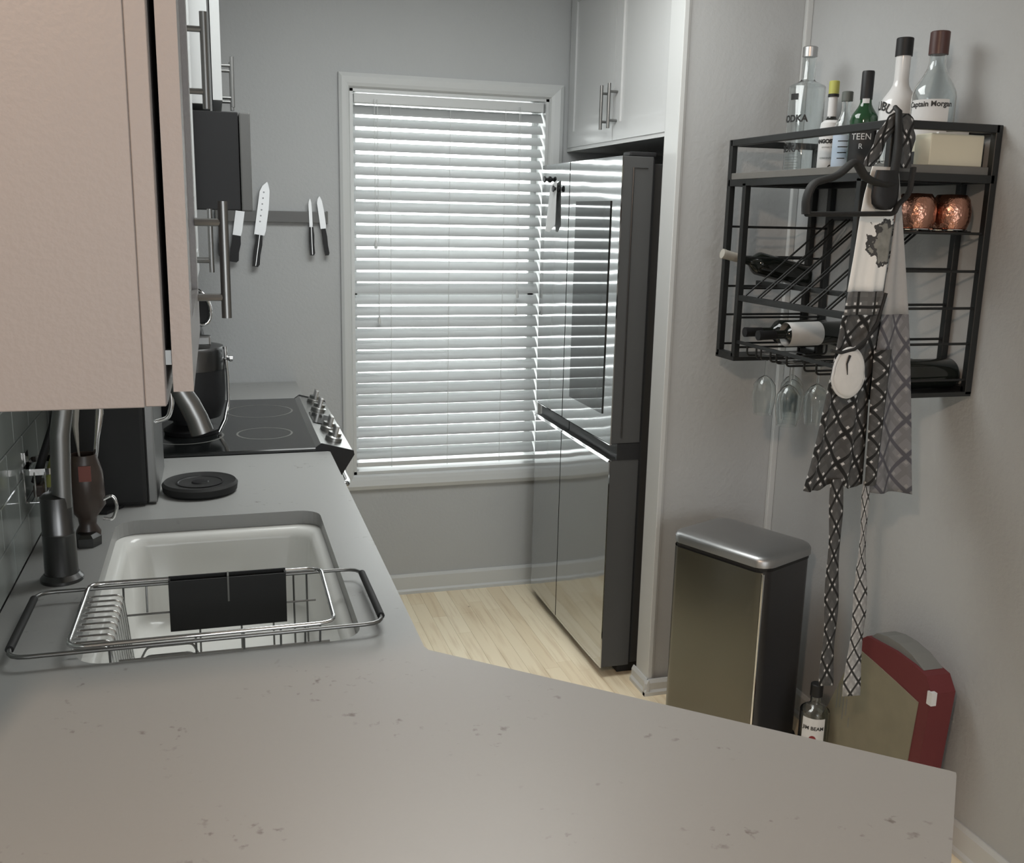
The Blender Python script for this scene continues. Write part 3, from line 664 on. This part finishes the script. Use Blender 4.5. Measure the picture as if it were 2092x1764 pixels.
def bottle_prof(r, h, rn, hs, hn, wall=.003):   # body radius, total height, neck radius, shoulder start, neck start
    P = [(0, 0), (r*.9, 0), (r, .006), (r, hs)]
    for k in range(1, 6):
        t = k/6; P.append((rn+(r-rn)*(cos(pi*t)*.5+.5), hs+(hn-hs)*t))
    P += [(rn, hn), (rn, h)]
    return P
def hollow(P, w=.0025):
    inner = [(max(r-w, .0004), z+(w if i < 3 else 0)) for i, (r, z) in enumerate(P)][::-1]
    inner = [(r, z) for r, z in inner if r > .001]
    return P+inner+[(0, P[0][1]+w*2)]
def bottle(name, label, c, P, glass, parts, solid=False, group=None):
    t = thing(name, label, 'bottle', c, group)
    obj('glass_body', lathe(P if solid else hollow(P), 40, c), glass, t, smooth=35)
    for nm, prof, m_ in parts: obj(nm, lathe(prof, 40, c), m_, t, smooth=35)
    return t
def band(r, z0, z1): return [(r-.0006, z0), (r+.0006, z0+.0004), (r+.0006, z1-.0004), (r-.0006, z1)]
def labelarc(c, r, z0, z1, a0, a1, mt, parent, name='label'):
    b = bmesh.new(); n = 14
    A = [b.verts.new((c[0]+r*cos(a0+(a1-a0)*k/n), c[1]+r*sin(a0+(a1-a0)*k/n), z0)) for k in range(n+1)]
    B = [b.verts.new((v.co.x, v.co.y, z1)) for v in A]
    for k in range(n): b.faces.new((A[k], A[k+1], B[k+1], B[k]))
    return obj(name, b, mt, parent, smooth=60)
def cap(rc, z0, z1): return [(0, z0), (rc, z0), (rc, z1-.002), (rc-.002, z1), (0, z1)]
c = (1.598, 2.248, .001)
t = bottle('liquor_bottle', 'square shouldered clear bottle with white label standing on the floor beside the bin', c, bottle_prof(.041, .275, .0150, .200, .226), glassm, [('cap', cap(.0175, .245, .282), blackm)])
obj('liquor', lathe([(0, .004), (.0375, .004), (.0375, .10), (0, .10)], 30, c), brownm, t, smooth=40)
av = math.atan2(0-c[1], 0-c[0])    # side of the bottle that faces the room's doorway
labelarc(c, .0418, .04, .192, av-.80, av+.80, paper, t)
text('JIM BEAM', .0150, t, inkm, wrap(c, .0424, av, .162), bold=.0004)
obj('seal', lathe([(0, 0), (.010, 0), (.010, .0006), (0, .0006)], 20, (c[0]+.0420*cos(av), c[1]+.0420*sin(av), .130), (cos(av), sin(av), 0)), redm, t)

# ---------------------------------------------------------------- wall rack
RACK_START = set(bpy.data.objects)   # everything from here on is laid out on a larger drawing and brought to real size at the end
rk = thing('wine_rack', 'black iron wall rack with wine rods and a board shelf on the right wall', 'shelf', (1.758, 2.55, 1.13))
X0, X1, Y0, Y1, Z0, Z1 = 1.598, 1.905, 2.157, 2.949, 1.135, 1.805; tw = .020
YA, YB_ = 2.262, 2.848; ZP = 1.700
for x in (X0, X1):
    for y in (Y0, Y1): obj('corner_post', box(x-tw/2, x+tw/2, y-tw/2, y+tw/2, Z0-.008, Z1+tw/2, .0015, 1), ironm, rk)
    for y in (YA, YB_): obj('inner_post', box(x-tw/2, x+tw/2, y-tw/2, y+tw/2, Z0, ZP-.02, .0015, 1), ironm, rk)
for x in (X0, X1): obj('top_rail', box(x-tw/2, x+tw/2, Y0, Y1, Z1-tw/2, Z1+tw/2, .0015, 1), ironm, rk)
for y in (Y0, Y1): obj('top_rail', box(X0, X1, y-tw/2, y+tw/2, Z1-tw/2, Z1+tw/2, .0015, 1), ironm, rk)
obj('shelf_board', box(X0-.006, X1+.008, Y0+.004, Y1-.004, ZP-.008, ZP+.012, .001, 1), woodshelf, rk)
for x in (X0, X1): obj('shelf_rail', box(x-tw/2, x+tw/2, Y0, Y1, ZP-.028, ZP-.0085), ironm, rk)
for y in (Y0, Y1, YA, YB_): obj('shelf_rail', box(X0, X1, y-tw/2, y+tw/2, ZP-.028, ZP-.0085), ironm, rk)
for ya, yb in ((YB_, Y1), (Y0, YA)):
    obj('foot_plate', box(X0-.01, X1+.008, ya-.010, yb+.010, Z0-.012, Z0), ironm, rk)
    for x in (X0, X1): obj('foot_rail', box(x-tw/2, x+tw/2, ya, yb, Z0, Z0+.012), ironm, rk)
for i, z in enumerate((1.546, 1.450, 1.355, 1.262, 1.166)):
    for y in (Y1, YB_, YA, Y0): obj('end_rod', tube([(X0, y, z), (X1, y, z)], .0035, 8), ironm, rk, smooth=60)
obj('cradle_rail', box(X0-.008, X0+.010, YA, YB_, 1.316, 1.334, .001, 1), ironm, rk)
obj('cradle_rail', box(1.654, 1.668, YA, YB_, 1.366, 1.380, .001, 1), ironm, rk)
obj('cradle_rail', box(X1-.012, X1, YA, YB_, 1.572, 1.586, .001, 1), ironm, rk)
y = 2.825
k = 0
while y > 2.28:
    for dy in ((0, .018) if k else (0,)):
        obj('cradle_rod', tube([(X0, y+dy-.009, 1.330), (X1-.005, y+dy-.009, 1.580)], .0032, 8), ironm, rk, smooth=60)
    y -= .0915; k += 1
# stemware rails underneath
obj('stem_front_rail', box(X0-.004, X0+.004, YA, YB_, 1.180, 1.190), ironm, rk)
obj('stem_back_rail', box(X1-.008, X1, YA, YB_, 1.180, 1.190), ironm, rk)
for y in (2.773, 2.717, 2.689, 2.633, 2.599, 2.543, 2.45, 2.39, 2.31):
    obj('stem_wire', tube([(X0, y, 1.184), (X0, y, 1.150), (X1-.02, y, 1.150), (X1-.02, y, 1.184)], .0032, 8, round_=.012), ironm, rk, smooth=60)
# small cup grid at the near end
for x in (1.66, 1.70, 1.74, 1.78, 1.82, 1.86): obj('grid_rod', tube([(x, Y0, 1.5495), (x, YA, 1.5495)], .0025, 6), ironm, rk)
# bottles lying in the rack
def lying(label, c, axis, label_z=None, length=.30, r=.037, mt=darkg, foil=None):
    t = thing('wine_bottle', label, 'bottle', c)
    P = bottle_prof(r, length, .0135, length*.58, length*.70)+[(0, length)]
    obj('glass_body', lathe(P, 32, c, axis), mt, t, smooth=35)
    obj('foil', lathe([(.0142, length*.80), (.0148, length-.012), (.0155, length-.010), (.0155, length+.001), (0, length+.0015)], 24, c, axis), foil or blackm, t, smooth=35)
    if label_z: obj('label', lathe([(r+.0004, label_z[0]), (r+.0008, label_z[0]+.001), (r+.0008, label_z[1]-.001), (r+.0004, label_z[1])], 32, c, axis), clothpale, t, smooth=40)
    return t
lying('dark wine bottle slanting out of the far end bay of the rack, neck raised', (1.868, 2.898, 1.389), (-.325, 0, .075), length=.32, foil=cream)
t = lying('dark wine bottle with white label lying low in the rack', (1.885, 2.700, 1.228), (-1, -.0, -.02), (.085, .20), length=.295, r=.0365)
lying('unlabelled black bottle lying beside the white labelled one', (1.885, 2.790, 1.222), (-1, 0, 0), length=.29, r=.0375)
lying('black bottle lying at the near foot of the rack by the wall', (1.893, 2.210, 1.176), (-1, 0, 0), length=.27, r=.0400)
# copper mugs upside down on the grid
for x, lab in ((1.725, 'left hammered copper mug upside down, partly behind the apron'), (1.832, 'right hammered copper mug upside down by the wall')):
    c = (x, 2.205, 1.5525)
    t = thing('copper_mug', lab, 'mug', c, 'copper mugs on the wine rack')
    obj('rim', lathe([(.046, 0), (.0475, .002), (.046, .004), (.044, .002), (.046, 0)], 32, c), chrome, t, smooth=60)
    obj('bowl', lathe([(.042, .003), (.0495, .025), (.0505, .05), (.045, .078), (.036, .090), (0, .092)], 36, c), copper, t, smooth=60)
    obj('handle', tube([(x-.02, 2.245, 1.57), (x-.02, 2.272, 1.58), (x-.02, 2.272, 1.61), (x-.02, 2.243, 1.625)], .004, 8, round_=.01), copper, t, smooth=60)
# wine glasses hanging
for i, (x, y, lab) in enumerate(((1.653, 2.745, 'leftmost hanging wine glass under the rack'), (1.752, 2.745, 'wine glass hanging behind, against the corner trim'), (1.632, 2.571, 'wine glass hanging foremost with the brightest glint'), (1.700, 2.661, 'wine glass hanging between the front and back pairs'), (1.728, 2.571, 'wine glass hanging closest to the apron'))):
    c = (x, y, .965)
    t = thing('wine_glass', lab+', bowl down', 'wine glass', c, 'stemware under the wine rack')
    h = .19
    obj('bowl', lathe([(.029, 0), (.034, .03), (.0375, .065), (.034, .095), (.020, .115), (.0045, .124), (.0045, .122), (.019, .1125), (.0325, .094), (.0360, .065), (.0325, .03), (.0278, 0), (.029, 0)], 32, c), glassm, t, smooth=60)
    obj('stem', lathe([(0, .122), (.0042, .123), (.0032, .15), (.0036, .183), (0, .183)], 16, c), glassm, t, smooth=60)
    obj('foot', lathe([(0, .188), (.033, .1895), (.033, .191), (.006, .196), (0, .193)], 32, (x, y, .965)), glassm, t, smooth=60)

# bottles standing on the board
ZB = 1.7125
c = (1.790, 2.858, ZB)
t = bottle('vodka_bottle', 'tall clear bottle with silver cap at the far end of the rack', c, bottle_prof(.056, .355, .021, .262, .285), glassm, [('cap', cap(.0225, .352, .382), silvercap)])
an = math.atan2(-c[1], -c[0])
text('VODKA', .028, t, inkm, wrap(c, .0568, an-.72, ZB+.165), bold=.0012)
labelarc(c, .0566, ZB+.222, ZB+.240, an-.95, an-.45, inkm, t, 'crest_label')
text('VODKA', .028, t, inkm, wrap(c, .0566, an-1.0, ZB+.075), bold=.0008)
for k in range(5): labelarc(c, .0565, ZB+.05-.008*k, ZB+.0512-.008*k, an-1.1, an-.2-.1*(k % 2), greycap, t, 'fine_print')
c = (1.775, 2.690, ZB)
t = bottle('bitters_bottle', 'small bottle in oversized white paper label with yellow green cap', c, bottle_prof(.030, .235, .0115, .13, .165), darkg, [('cap', cap(.0150, .225, .262), limecap), ('cap_ring', cap(.0160, .217, .226), blackm), ('neck_band', cap(.0150, .150, .158), blackm), ('neck_paper', [(.0125, .16), (.0135, .161), (.0130, .216), (.012, .217)], paper), ('paper_wrap', [(.0312, .002), (.0318, .003), (.0318, .12), (.0290, .142), (.0195, .150)], paper)], solid=True)
an = math.atan2(-c[1], -c[0])
text('ANGOSTURA', .0150, t, inkm, wrap(c, .0325, an, ZB+.088), bold=.0011)
text('aromatic bitters', .007, t, greycap, wrap(c, .0325, an, ZB+.072)); text('CONCENTRATED', .007, t, greycap, wrap(c, .0325, an, ZB+.040))
obj('round_seal', lathe([(.004, 0), (.0055, .0004), (.0072, 0)], 20, (c[0]+.0324*cos(an+.2), c[1]+.0324*sin(an+.2), ZB+.014), (cos(an+.2), sin(an+.2), 0)), inkm, t)
c = (1.762, 2.600, ZB)
t = bottle('tonic_bottle', 'small clear bottle with pale blue label and grey cap', c, bottle_prof(.031, .205, .013, .115, .170), glassm, [('cap', cap(.0158, .195, .222), greycap)])
labelarc(c, .0316, ZB+.006, ZB+.100, math.atan2(-c[1], -c[0])-1.3, math.atan2(-c[1], -c[0])+1.3, blueplastic, t)
for k in range(4): labelarc(c, .0319, ZB+.082-.016*k, ZB+.0845-.016*k, math.atan2(-c[1], -c[0])-.5, math.atan2(-c[1], -c[0])+.5-.1*k, inkm, t, 'print_line')
c = (1.758, 2.505, ZB)
t = bottle('wine_bottle', 'green shouldered bottle with long black foil and neck seal', c, bottle_prof(.038, .255, .0155, .135, .185), greeng, [('foil', [(.0165, .190), (.0168, .262), (.0155, .266), (0, .266)], blackm), ('shoulder_foil', [(.0385, .120), (.0388, .134), (.0385, .136)], greeng)], solid=True)
an = math.atan2(-c[1], -c[0])
labelarc(c, .0165, ZB+.172, ZB+.192, an-.6, an+.6, paper, t, 'neck_seal'); labelarc(c, .0384, ZB+.115, ZB+.133, an-1.0, an+.9, greycap, t, 'shoulder_label')
labelarc(c, .0386, ZB+.01, ZB+.108, an-1.2, an+1.2, inkm, t, 'label'); text('TEEN', .024, t, paper, wrap(c, .0391, an-.1, ZB+.088)); text('R', .02, t, paper, wrap(c, .0391, an-.1, ZB+.062))
c = (1.812, 2.432, ZB)
t = bottle('coconut_rum_bottle', 'opaque white bottle with black cap and arched black lettering', c, bottle_prof(.051, .300, .0195, .165, .235)+[(0, .300)], whiteg, [('cap', cap(.0225, .298, .345), blackm)], solid=True)
an = math.atan2(-c[1], -c[0])
R0 = .075
def arch(u, v):
    a = u/R0; rr_ = R0+v; uu, vv = rr_*sin(a), rr_*cos(a)-R0
    th_ = an-1.28+uu/.0515; return Vector((c[0]+.0520*cos(th_), c[1]+.0520*sin(th_), ZB+.168+vv))
text('MALIBU', .032, t, inkm, arch, bold=.0006)
c = (1.822, 2.305, ZB)
t = bottle('spiced_rum_bottle', 'clear bottle with dark red cap and cream label next to the white bottle', c, bottle_prof(.056, .285, .0205, .178, .268), glassm, [('cap', cap(.0245, .285, .342), browncap)])
an = math.atan2(-c[1], -c[0])
obj('rum', lathe([(0, .006), (.0525, .006), (.0525, .035), (0, .035)], 30, c), brownm, t, smooth=40)
labelarc(c, .0566, ZB+.045, ZB+.170, an-1.1, an+.75, paper, t); labelarc(c, .0568, ZB+.040, ZB+.065, an-1.1, an+.75, papwarm, t, 'gold_band')
labelarc(c, .0567, ZB+.002, ZB+.040, an-1.1, an+.75, inkm, t, 'foot_label')
text('Captain Morgan', .0185, t, inkm, wrap(c, .0572, an-.15, ZB+.158), bold=.0005)
tag(obj('card_box', box(1.728, 1.888, 2.178, 2.240, ZB, ZB+.078, .002, 1), papwarm), 'plain cream card box lying on the near end of the shelf', 'box')
tag(obj('folded_paper', prism([(1.780, ZB), (1.888, ZB), (1.893, ZB+.092), (1.80, ZB+.088)], 2.243, 2.252, axis='y'), paper), 'folded white paper standing behind the cream box', 'paper')
c = (1.662, 2.245, ZB)
t = thing('glass_jar', 'ribbed clear glass jar with chrome rim behind the rack top corner', 'jar', c)
obj('body', lathe([(0, 0), (.030, 0), (.033, .01), (.034, .085), (.034, .09), (.031, .09), (.030, .01), (0, .006)], 14, c), glassm, t)
obj('rim', lathe([(.034, .088), (.0365, .090), (.0365, .096), (.034, .098), (.032, .094), (.034, .088)], 28, c), chrome, t, smooth=60)

# ---------------------------------------------------------------- apron hanging at the rack's near corner
ar = thing('apron', 'plaid apron with white printed bib hanging from the rack corner', 'apron', (1.58, 2.11, .31))
L = [(1.515, 1.699), (1.499, 1.631), (1.492, 1.573), (1.485, 1.492), (1.476, 1.41), (1.466, 1.339), (1.454, 1.243), (1.441, 1.157), (1.426, 1.059), (1.411, .972), (1.396, .909)]
Mm = [(1.587, 1.702), (1.596, 1.633), (1.600, 1.576), (1.597, 1.493), (1.595, 1.41), (1.597, 1.338), (1.587, 1.24), (1.583, 1.153), (1.588, 1.052), (1.591, .962), (1.593, .893)]
Rr = [(1.595, 1.702), (1.609, 1.634), (1.621, 1.576), (1.637, 1.494), (1.653, 1.41), (1.667, 1.337), (1.683, 1.238), (1.695, 1.15), (1.709, 1.048), (1.720, .956), (1.732, .869)]
def interp(T, z):
    for (a, za), (b_, zb) in zip(T, T[1:]):
        if z >= zb: t = (za-z)/(za-zb); return a+(b_-a)*t
    return T[-1][0]
def sheet(TL, TR, z0, z1, nz, nx, yf, uvf, mt, name, label=None, zb=None):
    b = bmesh.new(); uvl = b.loops.layers.uv.new('UVMap'); G = []
    for i in range(nz+1):
        row = []
        for j in range(nx+1):
            s = j/nx; zbot = zb(s) if zb else z1
            z = z0+(zbot-z0)*i/nz; x = interp(TL, z)*(1-s)+interp(TR, z)*s
            row.append((b.verts.new((x, yf(s, z), z)), uvf(s, x, z)))
        G.append(row)
    for i in range(nz):
        for j in range(nx):
            q = [G[i][j], G[i+1][j], G[i+1][j+1], G[i][j+1]]
            f = b.faces.new([p[0] for p in q])
            for lp, p in zip(f.loops, q): lp[uvl].uv = p[1]
    o = obj(name, b, mt, ar, label=label, smooth=80, uv=True)
    so = o.modifiers.new('thick', 'SOLIDIFY'); so.thickness = .0018
    return o
def fold(s, z):
    k = max(0, min(1, (1.70-z)/.8)); return 2.108-.012*k*sin(s*11+1)-.010*k*sin(s*23)*.6+.012*s
wdt = lambda s, z: s*(.09+.33*max(0, (1.70-z)/.8))
sheet(L, Mm, 1.700, 1.402, 14, 16, fold, lambda s, x, z: (x, z), bibm, 'bib', 'white bib with grey bird print')
sheet(L, Mm, 1.402, 1.345, 4, 16, lambda s, z: fold(s, z)-.004, lambda s, x, z: (x, z), plaidband, 'waistband', 'straight checked waistband')
def hem(s):
    return .905-.012*sin(s*3.0)-.012*(s > .2)*0+(.02*sin(max(0, s-.30)*7) if .3 < s < .75 else 0)
sheet(L, Mm, 1.345, .89, 26, 28, fold, lambda s, x, z: (wdt(s, z)*.62, z), plaiddark, 'skirt_front', 'dark plaid front of the skirt', zb=hem)
ML = [(1.587, 1.702), (1.604, 1.633), (1.600, 1.576), (1.597, 1.493), (1.590, 1.41), (1.590, 1.338), (1.583, 1.24), (1.580, 1.153), (1.584, 1.052), (1.590, .962), (1.600, .873)]
fold2 = lambda s, z: 2.122-.016*max(0, (1.70-z)/.8)*sin(s*7)-.004
sheet(ML, Rr, 1.700, 1.345, 12, 8, fold2, lambda s, x, z: (x, z), bibback, 'bib_back', 'plain grey reverse of the bib')
sheet(ML, Rr, 1.345, .875, 22, 12, fold2, lambda s, x, z: (s*.16, z), plaidlight, 'skirt_back', 'paler plaid reverse of the folded skirt', zb=lambda s: .885-.012*s)
# inner dark fold between the two halves
sheet([(1.56, 1.26), (1.572, .91)], [(1.612, 1.26), (1.606, .91)], 1.26, .91, 10, 6, lambda s, z: 2.094-.010*sin(s*pi)*1, lambda s, x, z: (s*.05, z*1.2), plaiddark, 'inner_fold')
def ribbon(pts, name, mt, yo, uvs=1, label=None):
    b = bmesh.new(); uvl = b.loops.layers.uv.new('UVMap'); R = []; n = 30
    for i in range(n+1):
        t = i/n*(len(pts)-1); k = min(int(t), len(pts)-2); s = t-k
        (xa, xb, za), (xc, xd, zc) = pts[k], pts[k+1]
        xl, xr, z = xa+(xc-xa)*s, xb+(xd-xb)*s, za+(zc-za)*s
        row = [(b.verts.new((xl+(xr-xl)*q, yo+.004*sin(i*.5+q*2), z)), (q*.075, z)) for q in (0, .5, 1)]
        R.append(row)
    for i in range(n):
        for j in range(2):
            q = [R[i][j], R[i+1][j], R[i+1][j+1], R[i][j+1]]; f = b.faces.new([p[0] for p in q])
            for lp, p in zip(f.loops, q): lp[uvl].uv = p[1]
    o = obj(name, b, mt, ar, label=label, smooth=80, uv=True); so = o.modifiers.new('thick', 'SOLIDIFY'); so.thickness = .0015
ribbon([(1.474, 1.512, .930), (1.480, 1.516, .80), (1.488, 1.526, .641), (1.494, 1.532, .50), (1.497, 1.537, .36)], 'waist_tie', plaiddark, 2.096)
ribbon([(1.574, 1.594, .920), (1.577, 1.594, .80), (1.580, 1.616, .634), (1.580, 1.622, .50), (1.576, 1.628, .318)], 'waist_tie', plaidtie, 2.100)
# neck strap thrown over the rack corner
ribbon([(1.505, 1.535, 1.700), (1.520, 1.555, 1.740), (1.535, 1.572, 1.775), (1.552, 1.590, 1.805), (1.572, 1.612, 1.826)], 'neck_strap', plaiddark, 2.132)
ribbon([(1.575, 1.625, 1.828), (1.595, 1.640, 1.805), (1.600, 1.645, 1.765), (1.598, 1.640, 1.700)], 'neck_strap', plaiddark, 2.134)
obj('hanging_loop', tube([(1.585, 2.12, 1.70), (1.592, 2.128, 1.78), (1.596, 2.138, 1.822)], .012, 8, flat=.4), blackmat, ar, smooth=60)
# black strap set and pouch
bs = thing('black_strap', 'black webbing strap bent into a square loop, hung on the rack corner over the apron', 'strap', (1.48, 2.085, 1.58))
yq = 2.078
obj('loop', tube([(1.325, yq, 1.584), (1.565, yq, 1.590), (1.572, yq, 1.610), (1.610, yq+.01, 1.636), (1.622, yq+.02, 1.70)], .0085, 8, round_=.02, flat=.7), blackmat, bs, smooth=60)
obj('upper_strap', tube([(1.325, yq, 1.584), (1.322, yq, 1.620), (1.336, yq, 1.655), (1.400, yq, 1.672), (1.445, yq, 1.712), (1.475, yq, 1.670), (1.530, yq, 1.655), (1.560, yq+.01, 1.66)], .0145, 8, round_=.02, flat=.6), blackmat, bs, smooth=60)
obj('hook', tube([(1.56, yq+.01, 1.66), (1.575, 2.10, 1.74), (1.585, 2.125, 1.83), (1.592, 2.15, 1.842)], [.011, .010, .008, .006], 8), blackmat, bs, smooth=60)
obj('pouch', loops([[(1.538+w*cos(2*pi*k/16), 2.083+.012*sin(2*pi*k/16), z) for k in range(16)] for w, z in ((.030, 1.69), (.037, 1.66), (.038, 1.63), (.034, 1.612), (.020, 1.600), (.002, 1.598))], cap0=True), blackm, bs, smooth=60)
# oval cloth on a black cord
ov = thing('oval_pot_holder', 'small white oval cloth hung on a black cord against the apron', 'pot holder', (1.478, 2.070, 1.15))
b = bmesh.new(); cx_, cz_ = 1.478, 1.207; R = []
prev = None
for ring_ in range(7):
    q = ring_/6; R.append([(cx_+.045*q*cos(2*pi*k/28)*(1 if sin(2*pi*k/28) < 0 else .92), 2.066+.008*(q**2)-.004*sin(6*pi*q+k*.6)*q, cz_+.060*q*sin(2*pi*k/28)) for k in range(28)])
R[0] = [(cx_+.0005*cos(2*pi*k/28), 2.066, cz_+.0005*sin(2*pi*k/28)) for k in range(28)]
o = obj('cloth', loops(R, cap0=True), clothpale, ov, smooth=80, uv=True); so = o.modifiers.new('thick', 'SOLIDIFY'); so.thickness = .004
obj('edge_binding', tube([(cx_+.046*cos(2*pi*k/28)*(1 if sin(2*pi*k/28) < 0 else .92), 2.074, cz_+.061*sin(2*pi*k/28)) for k in range(28)], .0035, 6, closed=True), paper, ov, smooth=60)
obj('dark_slit', tube([(1.470, 2.062, 1.252), (1.462, 2.060, 1.232), (1.466, 2.060, 1.205)], [.003, .002, .001], 6), blackmat, ov, smooth=60)
obj('cord', tube([(1.425, 2.078, 1.262), (1.450, 2.070, 1.258), (1.485, 2.068, 1.266), (1.520, 2.072, 1.290), (1.555, 2.085, 1.33), (1.575, 2.09, 1.40)], .0042, 8), blackmat, ov, smooth=60)

# bring the rack and all that stands on it or hangs from it to real size (the rack is 0.73 m long and hangs on wall_right)
KS = .9176; PIV = Vector((0, 0, H)); seen = set()
for o in list(bpy.data.objects):
    if o in RACK_START: continue
    if o.type == 'MESH' and o.data.name not in seen:
        o.data.transform(Matrix.Scale(KS, 4)); seen.add(o.data.name)
    if o.parent is None: o.location = PIV+(o.location-PIV)*KS
    for md in o.modifiers: md.thickness *= KS
